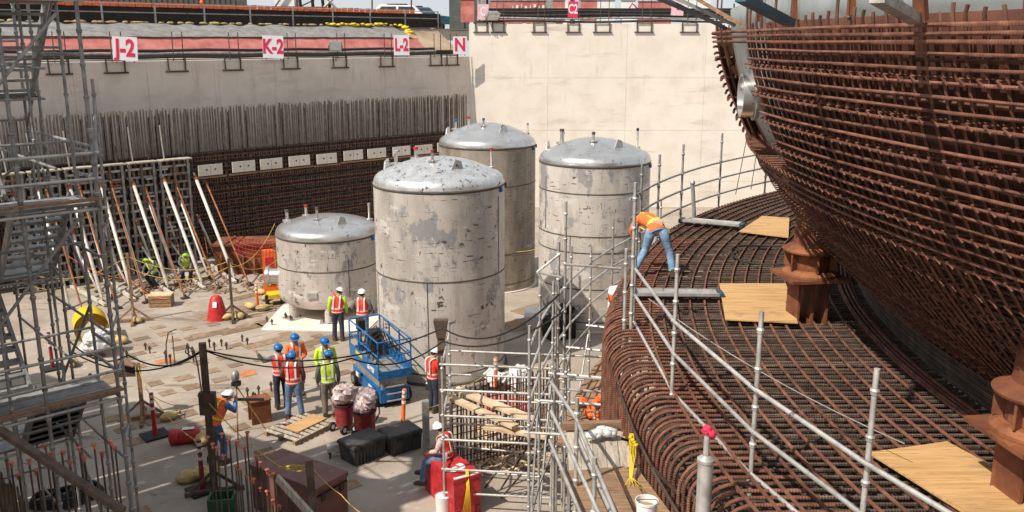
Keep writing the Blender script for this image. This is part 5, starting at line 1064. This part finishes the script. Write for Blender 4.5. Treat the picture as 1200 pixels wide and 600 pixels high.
vac(404, 503, 'left red drum cart wrapped in grey plastic', .9, 'wrap', 1.0); vac(428, 510, 'right red drum cart under clear plastic', 1.08, 'wrap', .2)
# red gang box with a 3
ga, gb = G(532, 565, .85), G(563, 557, .85); e1 = (gb-ga).normalized(); e2 = V(-e1.y, e1.x, 0); gw_ = (gb-ga).length
gctr = (ga+gb)/2+e2*.75; gctr.z = 0
gx = empty('gang_box', gctr, yaw(ga, gb), 'red steel gang box with a white 3 on its lid', 'tool box')
MB().box((0, 0, .40), (gw_, 1.5, .8)).build('body', 'red', gx, False)
MB().box((0, -.38, .85), (gw_+.04, .76, .08)).build('lid', 'red', gx, False); MB().box((0, .40, .83), (gw_+.02, .74, .06)).build('lid', 'red', gx, False)
lettering('3', .62, 'white', gx, (-.08, -.30, .896), (0, 0, -PI/2+.2), .02, 1.0); MB().box((0, -.70, .893), (gw_*.92, .07, .008)).build('white_stripe', 'white', gx, False)
for s in (-1, 1): MB().box((s*gw_*.4, -.76, .1), (.1, .03, .2)).build('foot', 'dred', gx, False)
rb = empty('red_can', G(508, 566), 0, 'round red can behind the seated worker legs', 'can'); MB().lathe([(0, 0), (.17, 0), (.17, .5), (.06, .58), (0, .58)], (0, 0, 0), 16).build('body', 'red', rb)
wbk = empty('white_bucket', G(519, 600), 0, 'white bucket at the foot of the gang box', 'bucket'); MB().lathe([(0, 0), (.14, 0), (.16, .38), (.165, .38), (.155, .36), (0, .35)], (0, 0, 0), 18).build('pail', 'white', wbk)
ys = MB()
for i in range(6): ys.poly([D(546+i*.5, 551, 16.9), D(547+i*.6, 572, 16.8), D(542+i*2, 604, 16.7)], .008, 5)
tag(ys.build('yellow_webbing', 'yellowp', None, True), 'yellow webbing straps hanging from the tower rail over the gang box', 'strap')
tag(MB().beam(G(500, 532)+V(0, 0, 0), G(500, 532)+V(0, 0, 1.35), .16, .14).build('steel_channel', 'galvd', None, False), 'short grey channel standing behind the seated worker', 'channel')
# scissor lift
la, lb_ = G(413, 447), G(448, 483); lx = empty('scissor_lift', (la+lb_)/2+V(.35, .3, 0), yaw(la, lb_), 'blue scissor lift with raised guard rails parked beside the tank', 'lift')
Lh, Wh = 1.15, .46
MB().box((0, 0, .34), (2*Lh, 2*Wh-.1, .38)).build('chassis', 'vblue', lx, False)
MB().box((.1, -Wh+.02, .33), (1.3, .04, .27)).build('battery_door', 'vblue', lx, False); MB().box((-.55, -Wh-.01, .42), (.3, .02, .12)).build('label_plate', 'refl', lx, False); MB().box((.5, -Wh-.01, .42), (.25, .02, .09)).build('label_plate', 'refl', lx, False)
for sx in (-.85, .85):
    for sy in (-1, 1): w_ = MB().lathe([(.03, -.07), (.19, -.07), (.21, -.03), (.21, .03), (.19, .07), (.03, .07)], (sx, sy*Wh, .21), 20, R=Matrix.Rotation(PI/2, 3, 'X')).build('wheel', 'dark', lx); MB().lathe([(0, -.075), (.11, -.075), (.11, .075), (0, .075)], (sx, sy*Wh, .21), 16, R=Matrix.Rotation(PI/2, 3, 'X')).build('hub', 'galvd', w_)
for k in range(3):
    z = .55+k*.075
    for sy in (-.36, .36): MB().beam(V(-1.0, sy, z), V(1.0, sy, z+.06), .05, .09).build('scissor_arm', 'galvd', lx, False); MB().beam(V(-1.0, sy*.85, z+.06), V(1.0, sy*.85, z), .05, .09).build('scissor_arm', 'galvd', lx, False)
MB().box((Lh-.08, 0, .62), (.12, .7, .35)).build('ladder_frame', 'galvd', lx, False)
for k in range(3): MB().box((Lh+.04, 0, .2+k*.2), (.04, .5, .03)).build('step', 'galv', lx, False)
MB().box((0, 0, .83), (2*Lh+.1, 2*Wh, .07)).build('platform_deck', 'galvd', lx, False)
for sy in (-1, 1): MB().box((0, sy*Wh, 1.01), (2*Lh+.1, .03, .36)).build('side_panel', 'vblue', lx, False)
for sx in (-1, 1): MB().box((sx*(Lh+.05), 0, .95), (.03, 2*Wh, .22)).build('end_panel', 'vblue', lx, False)
lettering('GS-1930', .19, 'white', lx, (.62, -Wh-.022, .99), (PI/2, 0, 0), .004, .85)
MB().box((-.35, -Wh-.02, 1.09), (.55, .012, .09)).build('yellow_decal', 'yellowp', lx, False)
H1, H2 = 1.95, 2.38
for h in (1.48, 1.88):
    for sy in (-1, 1): bar('guard_tube', V(-Lh-.05, sy*Wh, h), V(Lh+.05, sy*Wh, h), .022, 'vblue', lx, 7, False)
    for sx in (-1, 1): bar('guard_tube', V(sx*(Lh+.05), -Wh, h), V(sx*(Lh+.05), Wh, h), .022, 'vblue', lx, 7, False)
for sx in (-1, -.35, .3, 1):
    for sy in (-1, 1): bar('guard_post', V(sx*(Lh+.05), sy*Wh, 1.0), V(sx*(Lh+.05), sy*Wh, 1.88), .022, 'vblue', lx, 7, False)
for sx in (-.35, .3): bar('gate_brace', V(sx*Lh, -Wh, 1.2), V((sx+.3)*Lh, -Wh, 1.86), .018, 'vblue', lx, 6, False)
MB().box((-.6, .1, 1.3), (.35, .3, .7)).build('control_box', 'black', lx, False); MB().box((-.95, -.2, 1.75), (.25, .2, .3)).build('hose_reel', 'dark', lx, False)
q = MB()
for i in range(5): q.poly([(-.9+i*.3, -.2, .95), (-.8+i*.25, -.1, 1.5), (-.5+i*.3, .1, 1.8), (-.2+i*.3, .2, 1.3)], .018, 5)
q.build('coiled_leads', 'black', lx)
# anchor bolt groups on the slab
def bolts(x, y, label, n=((-.35, -.2), (.35, -.2), (-.35, .2), (.35, .2)), h=.3):
    root = empty('anchor_bolts', G(x, y), eyaw, label, 'anchor bolts', 'anchor bolt groups cast in the slab')
    MB().box((0, 0, .006), (.55, .34, .012)).build('template', 'patchb', root, False)
    for a, b in n: MB().tube((a, b, 0), (a, b, h), .025, 7).lathe([(.05, .0), (.05, .05), (.025, .05)], (a, b, h-.1), 8).build('bolt', 'darkbar', root)
bolts(211, 425, 'anchor bolt group nearest the tall cable post, with thin rods', h=.42); bolts(308, 465, 'anchor bolt group left of the pointing worker'); bolts(236, 412, 'anchor bolts behind the cable post'); bolts(296, 470, 'anchor bolts beside the surveyor tripod', n=((0, -.2), (.3, .25)))
tag(MB().poly([G(196, 430), G(197, 430)+V(0, 0, .7), G(199, 430)+V(.05, 0, 1.1), G(203, 430)+V(.2, 0, 1.2)], .02, 6).poly([G(205, 426), G(205, 426)+V(0, 0, .9)], .018, 6).build('conduit_stub', 'darkbar'), 'thin bent conduit stubs rising from the slab', 'conduit')
for i, (x, y) in enumerate([(160, 415), (275, 405), (327, 378)]): bolts(x, y, 'distant anchor bolt group, %s from the left' % ('first', 'second', 'third')[i], h=.25)
# hook staff and green crate, coils
tag(MB().poly([G(237, 465), G(237, 465)+V(-.05, 0, .9), G(237, 465)+V(-.12, 0, 1.35), G(237, 465)+V(-.3, 0, 1.5), G(237, 465)+V(-.36, 0, 1.3), G(237, 465)+V(-.22, 0, 1.2)], .022, 6).build('hooked_rod', 'darkbar'), 'hooked dark rod leaning by the cable post', 'rod')
gcx = empty('green_crate', G(262, 606), .15, 'green crate at the bottom edge beside the capped bars', 'crate'); 
for s in (-1, 1): MB().box((s*.24, 0, .25), (.05, .4, .5)).build('side', 'green', gcx, False); MB().box((0, s*.2, .25), (.5, .04, .5)).build('slat', 'green', gcx, False)
MB().box((0, 0, .03), (.5, .4, .04)).build('bottom', 'green', gcx, False)
for i, (x, y, r_) in enumerate([(80, 587, .42), (100, 580, .36), (55, 590, .34)]):
    q = MB(); p = G(x, y)
    for k in range(4): q.poly([p+V(r_*(1-.08*k)*math.cos(t*.4), r_*(1-.08*k)*math.sin(t*.4), .05+.045*k) for t in range(17)], .03, 6)
    tag(q.build('hose_coil', 'black'), 'coiled black hose on the slab below the stair tower, '+('largest', 'middle', 'leftmost')[i], 'hose')
tp_ = empty('survey_tripod', G(298, 512), 0, 'orange survey tripod with an instrument in front of the surveyor', 'tripod')
for a in (0.3, 2.4, 4.5): bar('leg', V(.5*math.cos(a)-.15, .5*math.sin(a), 0), V(-.35, .0, 1.35), .016, 'leather', tp_, 6, False)
MB().box((-.35, 0, 1.42), (.2, .16, .1)).build('head_plate', 'dark', tp_, False); MB().sphere((-.36, 0, 1.6), .13, (.8, 1, 1.3), 10, 8).build('instrument', 'galvd', tp_); MB().box((-.05, 0, 1.0), (.7, .06, .06)).build('tray', 'dark', tp_, False)
tag(MB().box(G(655, 395)+V(0, 0, .35), (.9, .7, .7), Matrix.Rotation(.4, 3, 'Z')).sphere(G(660, 388)+V(0, 0, .8), .35, (1.2, 1, .5), 9, 6, None, .4).build('covered_stack', 'dark', None, False), 'dark covered stack at the foot of the tall streaked tank', 'stack')
wbg = MB(); wbg.loft([[G(628, 383)+V(a*w, b*w, z) for a, b in ((-1, -1), (1, -1), (1, 1), (-1, 1))] for w, z in ((.3, 0), (.42, .5), (.36, .62))]); tag(wbg.build('white_sack', 'white', None, False), 'white bulk sack beside the tall streaked tank', 'sack')
pg = MB(); p = G(600, 447)
for i in range(10): pg.sphere(p+V(rnd.uniform(-.6, .6), rnd.uniform(-.4, .4), rnd.uniform(.05, .35)), .25, (1, 1, .7), 9, 6, None, .5)
tag(pg.build('plastic_heap', 'plastic', None, False), 'heap of clear plastic beside the delineator behind the rails', 'plastic')
tag(MB().poly([G(500, 455)+V(0, 0, .1), G(540, 462)+V(0, 0, .1), G(578, 450)+V(0, 0, .1), G(600, 440)+V(0, 0, .12)], .09, 8).build('foil_duct', 'tankd'), 'silver duct lying on the slab at the tank foot', 'duct')
tag(MB().loft([[G(588+a*28, 474+b*9)+V(0, 0, z) for a, b in ((-1, -1), (1, -.6), (1.2, 1), (-.8, 1))] for z in (.02, .09)]).build('red_mat', 'redbank', None, False), 'pinkish red sheet lying behind the starter bars', 'sheet')
q = MB()
for i in range(120):
    p = G(rnd.uniform(560, 650), rnd.uniform(500, 560)); a = rnd.uniform(0, 3); q.beam(p+V(0, 0, .03), p+V(.4*math.cos(a), .4*math.sin(a), rnd.uniform(.03, .1)), .05, .025)
tag(q.build('timber_scraps', 'pwood', None, False), 'litter of pale timber scraps on the slab behind the starter bars', 'scraps', kind='stuff')
q = MB()
for i in range(150):
    p = G(rnd.uniform(150, 340), rnd.uniform(325, 345)); a = rnd.uniform(0, 3); q.beam(p+V(0, 0, .03), p+V(.35*math.cos(a), .35*math.sin(a), rnd.uniform(.03, .15)), .05, .03)
tag(q.build('site_litter', 'wood', None, False), 'litter of offcuts and ties at the foot of the formwork', 'litter', kind='stuff')
# added unseen walls left of the view, placed only to shade the foreground
for nm, a, b, lb in (('far', V(-20.5, 19.9, 0), V(-9.3, 13.3, 0), 'tall added timber wall standing unseen left of the view to shade the foreground'), ('near', V(-9.1, 12.9, 0), V(-6.0, 5.6, 0), 'second added unseen shade wall left of the camera at right angles to the first')):
    L = (b-a).length; fw_ = empty('shade_wall', (a+b)/2, yaw(a, b), lb, 'shade wall'); n = int(L/1.3)
    for i in range(n): MB().box((-L/2+(i+.5)*L/n, 0, 5.0), (L/n-(.05 if i % 3 else .22), .2, 10-.25*(i % 3))).build('shade_panel', 'wood', fw_, False)
    for k in range(8): MB().box((0, .17, .6+k*1.2), (L, .1, .12)).build('waler', 'galvd', fw_, False)

# ================================================================ people
JB = dict(pel=(0, 0, .95), wai=(0, 0, 1.08), che=(0, 0, 1.30), nec=(0, .01, 1.46), hea=(0, .035, 1.60),
          shL=(-.19, 0, 1.40), elL=(-.25, -.03, 1.13), wrL=(-.25, .06, .89), shR=(.19, 0, 1.40), elR=(.25, -.03, 1.13), wrR=(.25, .06, .89),
          hiL=(-.095, 0, .92), knL=(-.11, .03, .50), anL=(-.12, -.02, .09), hiR=(.095, 0, .92), knR=(.11, .03, .50), anR=(.12, -.02, .09), toe=None)
def person(loc, rz, pose, hat, vest, shirt, pants, label, sc=1.0, tape='refl', vestmode=True, fwd=(0, 1, 0)):
    J = {k: Vector(v) for k, v in JB.items() if v}; J.update({k: Vector(v) for k, v in pose.items() if k not in ('look', 'toeL', 'toeR')})
    root = empty('person', loc, rz, label, 'person'); root.scale = (sc, sc, sc)
    F = Vector(fwd); up = (J['hea']-J['nec']).normalized(); look = Vector(pose.get('look', fwd)).normalized()
    # continuous body grown on the skeleton
    vs = []; es = []; rr = []
    def nv(p, r, par=None):
        vs.append(Vector(p)); rr.append(r)
        if par is not None: es.append((par, len(vs)-1))
        return len(vs)-1
    iP = nv(J['pel'], (.13, .10)); iW = nv(J['wai'], (.12, .095), iP); iC = nv(J['che'], (.14, .10), iW); iN = nv(J['nec'], (.058, .058), iC)
    h0 = J['hea']; iH0 = nv(h0-up*.06+look*.01, (.072, .078), iN); iH1 = nv(h0+up*.01, (.082, .095), iH0); iH2 = nv(h0+up*.09, (.07, .08), iH1); nv(h0+look*.115-up*.01, (.012, .016), iH1)
    side = look.cross(up).normalized()
    for s_ in (-1, 1): nv(h0+side*.098*s_, (.012, .02), iH1)
    for c in 'LR':
        a = nv(J['sh'+c], (.06, .06), iC); b = nv(J['el'+c], (.042, .042), a); w = nv(J['wr'+c], (.028, .024), b)
        d = (J['wr'+c]-J['el'+c]).normalized(); pm = J['wr'+c]+d*.065; k = nv(pm, (.036, .018), w)
        sd = d.cross(F if abs(d.dot(F)) < .9 else Vector((0, 0, 1))).normalized(); fw = sd.cross(d).normalized()
        for i, (o_, L) in enumerate(((-.03, .066), (-.01, .078), (.011, .072), (.03, .056))):
            f1 = nv(pm+sd*o_+d*.04, (.0095, .0095), k); f2 = nv(pm+sd*o_*1.15+d*(.04+L*.55)+fw*.012, (.0085, .0085), f1); nv(pm+sd*o_*1.2+d*(.04+L*.8)+fw*.035, (.007, .007), f2)
        t1 = nv(J['wr'+c]+d*.04-sd*.038+fw*.015, (.011, .011), w); nv(J['wr'+c]+d*.075-sd*.055+fw*.03, (.009, .009), t1)
        hh = nv(J['hi'+c], (.085, .085), iP); kk = nv(J['kn'+c], (.056, .056), hh); aa = nv(J['an'+c], (.038, .042), kk)
        tf = Vector(pose.get('toe'+c, fwd)); nv(J['an'+c]+tf*.16-Vector((0, 0, .05)), (.035, .03), aa)
    me = bpy.data.meshes.new('body'); me.from_pydata([tuple(v) for v in vs], es, []); ob = bpy.data.objects.new('body', me); COL.objects.link(ob); ob.parent = root
    md = ob.modifiers.new('skin', 'SKIN'); md.use_smooth_shade = True
    for i, r in enumerate(rr): me.skin_vertices[0].data[i].radius = r
    me.skin_vertices[0].data[0].use_root = True
    ob.modifiers.new('sub', 'SUBSURF').render_levels = 1; me.materials.append(M['skin'])
    # face
    for s_ in (-1, 1): MB().sphere(h0+look*.088+side*.032*s_+up*.02, .012, n=8, m=5).build('eye', 'hair', ob)
    MB().box(h0+look*.094-up*.055, (.045, .012, .01), Matrix((side, look, up)).transposed()).build('mouth', 'dred', ob, False)
    MB().sphere(h0-look*.012+up*.03, .098, (1, 1.08, 1.0), 14, 9, Matrix((side, look, up)).transposed()).build('hair', 'hair', root, True)
    # trousers
    seat_later = True
    for c in 'LR':
        hi, kn, an = J['hi'+c], J['kn'+c], J['an'+c]
        pts = [J['pel'].lerp(hi, .8)+(J['wai']-J['pel'])*.25, hi, hi.lerp(kn, .35), hi.lerp(kn, .75), kn, kn.lerp(an, .3), kn.lerp(an, .7), an+(kn-an).normalized()*.03]
        MB().poly(pts, 1, 12, True, [.10, .108, .100, .083, .076, .078, .073, .078]).build('trouser_leg', pants, root, 70)
        tf = Vector(pose.get('toe'+c, fwd)).normalized(); rt = Vector((0, 0, 1)).cross(tf).normalized(); q = MB(); b0 = an-tf*.09
        q.loft([[b0+tf*t+rt*(x*w)+Vector((0, 0, -.085+z*h)) for x, z in ((-1, 0), (1, 0), (1, .6), (.6, 1), (-.6, 1), (-1, .6))] for t, w, h in ((0, .045, .15), (.09, .05, .16), (.17, .052, .095), (.25, .052, .08), (.295, .035, .055))]).build('boot', 'boot', root, 60)
    def ringat(cn, ax, xr, rx, ry, n=16):
        y = ax.cross(xr).normalized(); x = xr
        return [cn+x*(rx*math.cos(2*PI*k/n))+y*(ry*math.sin(2*PI*k/n)) for k in range(n)]
    def torso(name, m, parent, ex, lo=0., hi_=1., par=None):
        sp = [J['pel']-(J['wai']-J['pel'])*.35, J['pel'], J['wai'], J['che'], (J['shL']+J['shR'])/2+(J['nec']-J['che'])*.12, J['nec']-(J['nec']-J['che'])*.12]
        rx = [.165, .165, .158, .188, .185, .075]; ry = [.112, .115, .112, .128, .10, .07]; hipx = (J['hiR']-J['hiL']).normalized(); shx = (J['shR']-J['shL']).normalized()
        rg = []
        for i in range(26):
            f = lo+(hi_-lo)*i/25; g = f*5; k = min(4, int(g)); u = g-k; u = u*u*(3-2*u) if False else u
            cn = sp[k].lerp(sp[k+1], u); ax = (sp[min(5, k+1)]-sp[k]).normalized(); xr = hipx.lerp(shx, f).normalized(); xr = (xr-ax*xr.dot(ax)).normalized()
            rg.append(ringat(cn, ax, xr, rx[k]+(rx[k+1]-rx[k])*u+ex, ry[k]+(ry[k+1]-ry[k])*u+ex))
        return MB().loft(rg).build(name, m, parent, 70)
    torso('shirt', shirt, root, 0, .14, 1.0)
    torso('trouser_seat', pants, root, .006, 0, .23)
    for c in 'LR':
        a, b, w = J['sh'+c], J['el'+c], J['wr'+c]; inn = a.lerp(J['che'], .35)
        MB().poly([inn, a, a.lerp(b, .5), b, b.lerp(w, .5), w-(w-b).normalized()*.03], 1, 12, True, [.07, .078, .064, .054, .05, .044]).build('sleeve', shirt, root, 70)
    if vest:
        v_ = torso('vest', vest, root, .018, .10, .90)
        torso('tape_band', tape, v_, .023, .36, .41); torso('tape_band', tape, v_, .023, .20, .24) if tape == 'refl' else None
        shx = (J['shR']-J['shL']).normalized(); ax = (J['nec']-J['pel']).normalized(); fr = shx.cross(ax).normalized(); fr = -fr if fr.dot(F) < 0 and abs(fr.dot(F)) > .2 else fr
        for s_ in (-1, 1):
            q = MB(); mid = (J['shL']+J['shR'])/2
            pts = []
            for t in range(13):
                th = -.35+ (PI+.7)*t/12
                r_f = .145 if 0 < math.sin(th) else .145
                if math.sin(th) < -.2: continue
                pts.append(mid+shx*(s_*.095)+fr*(.142*math.cos(th))+ax*(.085*math.sin(th)-.0))
            dn = ax*(-.30); pts = [pts[0]+dn-fr*.0]+pts+[pts[-1]+dn]
            for a, b in zip(pts[:-1], pts[1:]): q.beam(a+(a-mid).normalized()*.006, b+(b-mid).normalized()*.006, .045, .012, up=shx.cross((b-a).normalized())) if (b-a).length > 1e-4 else None
            q.build('shoulder_tape', tape, v_, False)
    # belt, hard hat
    torso('belt', 'leather' if 'belt' in label else 'black', root, .012, .21, .245)
    Rm = Matrix((side, look, up)).transposed(); hc = h0+up*.045-look*.008
    prof = [(.122*math.cos(t)*1.0, .115*math.sin(t)) for t in [PI/2*i/8 for i in range(9)]]
    q = MB(); q.lathe([(.126, -.012), (.126, 0)]+prof, hc, 22, R=Rm); sh_ = q.build('hard_hat', hat, root, 70)
    MB().loft([[hc+side*x+look*(y*k)+up*z for x, y in ((-.10, .085), (-.06, .165), (0, .185), (.06, .165), (.10, .085))] for k, z in ((1, -.012), (1, .0))]).build('brim', hat, sh_, False)
    MB().poly([hc+look*.11+up*.045, hc+look*.05+up*.115, hc-look*.05+up*.115, hc-look*.11+up*.045], .012, 6).build('hat_ridge', hat, sh_)
    return root
PPL = []
AR = PI   # facing angles: 0 looks away from the camera
person(G(346, 490), .05, dict(elL=(-.27, .02, 1.14), wrL=(-.22, .16, 1.02), elR=(.27, .0, 1.13), wrR=(.24, .12, .96), anL=(-.17, -.02, .09), anR=(.17, .0, .09), knL=(-.14, .03, .5), knR=(.13, .03, .5)), 'hatb', 'vest', 'shirtb', 'jeans', 'worker in blue hard hat, red vest and jeans seen from behind by the pallet', 1.05)
person(G(331, 478), .5, dict(elL=(-.36, .16, 1.30), wrL=(-.50, .22, 1.52), elR=(.25, .02, 1.13), wrR=(.22, .14, .98)), 'hatb', 'vest', 'shirtg', 'dpants', 'worker in blue hard hat raising the left arm to point, behind his mate', 1.03)
person(G(349, 462), -2.7, dict(elL=(-.26, .05, 1.14), wrL=(-.12, .2, 1.08), elR=(.26, .05, 1.14), wrR=(.12, .2, 1.08), look=(.2, 1, -.25)), 'hatb', 'vesto', 'vesto', 'khaki', 'worker in blue hard hat and orange top facing the pointing worker', 1.02)
person(G(387, 488), .25, dict(elL=(-.27, -.02, 1.13), wrL=(-.26, .08, .89), knR=(.13, .05, .5), hea=(.03, .03, 1.59), look=(.6, .8, -.3)), 'hatb', 'vesty', 'shirtg', 'khaki', 'worker in lime vest and grey trousers nearest the red drum carts', 1.04)
person(G(384, 468), -2.9, dict(elR=(.27, 0, 1.13), wrR=(.2, .15, 1.0), look=(-.6, .9, -.2)), 'hatb', 'vesty', 'vesty', 'dpants', 'worker in lime vest standing behind the other lime vest', 1.03)
person(G(397, 399), .0, dict(hea=(.09, .07, 1.57), nec=(.05, .03, 1.45), look=(.5, .8, -.5), che=(.02, .02, 1.30), shR=(.21, .03, 1.38), elR=(.27, .05, 1.12), wrR=(.27, .12, .88)), 'hatw', 'vest', 'hatg', 'dpants', 'worker in white hard hat and lime sleeves leaning by the short tank', 1.04)
person(G(426, 402), -.05, dict(elL=(-.30, .0, 1.14), wrL=(-.2, .15, .98), elR=(.30, .0, 1.14), wrR=(.2, .15, .98)), 'hatw', 'vest', 'shirtg', 'jeans', 'worker in white hard hat and dark sleeves between the two tanks', 1.04)
person(G(508, 482), -.9, dict(elL=(-.25, .1, 1.14), wrL=(-.12, .26, 1.08), elR=(.25, .1, 1.14), wrR=(.1, .26, 1.08), look=(0, 1, -.35), hea=(0, .07, 1.59)), 'hatw', 'vest', 'vest', 'dpants', 'worker in white hard hat and red vest standing at the tower corner', 1.02)
# surveyor bending to the instrument
person(G(258, 541), -.55, dict(pel=(0, -.10, .93), wai=(0, -.03, 1.05), che=(0, .10, 1.24), nec=(0, .22, 1.36), hea=(0, .32, 1.45), shL=(-.19, .14, 1.34), shR=(.19, .14, 1.34), elL=(-.23, .28, 1.13), wrL=(-.10, .44, 1.28), elR=(.22, .32, 1.14), wrR=(.08, .48, 1.30), hiL=(-.1, -.1, .90), hiR=(.1, -.1, .90), knL=(-.13, -.0, .48), knR=(.15, .02, .48), anL=(-.16, -.1, .09), anR=(.18, -.05, .09), look=(0, 1, -.25)), 'hatw', 'vesto', 'shirtbl', 'jeans', 'surveyor in white hard hat and orange vest stooping to his instrument', 1.06, 'reflo')
# seated worker on the gang box, facing left
p_ = G(512, 573); sx_ = gctr+e2*.15-e1*.1; sx_.z = .0
person(V(G(522, 578).x, G(522, 578).y, 0), 1.25, dict(pel=(0, -.05, .93), wai=(0, -.05, 1.05), che=(0, -.0, 1.27), nec=(0, .06, 1.42), hea=(0, .13, 1.54), shL=(-.19, .0, 1.36), shR=(.19, 0, 1.36), elL=(-.27, .08, 1.12), wrL=(-.16, .28, 1.02), elR=(.27, .08, 1.12), wrR=(.16, .28, 1.02),
    hiL=(-.11, 0, .90), hiR=(.11, 0, .90), knL=(-.17, .40, .76), knR=(.18, .42, .78), anL=(-.2, .46, .30), anR=(.2, .62, .34), look=(.1, 1, -.25)), 'hatw', 'vest', 'shirtp', 'jeans', 'seated worker in white hard hat resting on the red gang box', .98)
PW = bpy.data.objects['person.009']
# bending worker on the mat, seen from behind with legs apart
person(G(768, 322, MZ+.07), -.15, dict(pel=(0, -.05, .93), wai=(-.06, .06, 1.04), che=(-.22, .24, 1.10), nec=(-.34, .38, 1.04), hea=(-.44, .44, .93), shL=(-.38, .20, 1.10), shR=(-.12, .40, 1.04), elL=(-.52, .28, .84), wrL=(-.44, .40, .62), elR=(-.10, .52, .78), wrR=(-.16, .60, .54),
    hiL=(-.12, -.05, .90), hiR=(.12, -.05, .90), knL=(-.22, .06, .49), knR=(.27, .02, .48), anL=(-.42, -.10, .12), anR=(.34, -.06, .09), look=(-.3, .5, -.8)), 'hatw', 'vesto', 'vesto', 'jeansl', 'worker with tool belt bending over on the mat beside the guard rail', .94, 'reflo')
bw = bpy.data.objects['person.010']
for s_ in (-1, 1): MB().box((s_*.17, -.0, .84), (.1, .16, .22), Matrix.Rotation(.3*s_, 3, 'Y')).build('tool_pouch', 'leather', bw, False)
MB().box((0, -.03, 1.06), (.2, .1, .16)).build('tan_pouch', 'pwood', bw, False)
for s_ in (-1, 1): MB().poly([(s_*.15, -.03, .98), (s_*.03, .1, 1.09), (-s_*.10, .40, 1.05)], .022, 6).build('harness_strap', 'yellow', bw)
for i, (x, y) in enumerate([(183, 318), (219, 311)]):
    person(G(x, y+19), 2.6+i, dict(pel=(0, 0, .62), wai=(0, .05, .75), che=(0, .14, .95), nec=(0, .22, 1.08), hea=(0, .30, 1.16), shL=(-.19, .14, 1.04), shR=(.19, .14, 1.04), elL=(-.25, .28, .85), wrL=(-.15, .42, .72), elR=(.25, .28, .85), wrR=(.15, .42, .72), hiL=(-.1, 0, .60), hiR=(.1, 0, .60), knL=(-.16, .3, .5), knR=(.16, .3, .5), anL=(-.15, .05, .09), anR=(.15, .05, .09)), 'hatg', 'vesty', 'shirtg', 'dpants', 'crouching worker in lime hard hat behind the white props, '+('left' if i == 0 else 'right')+' of two', 1.0)
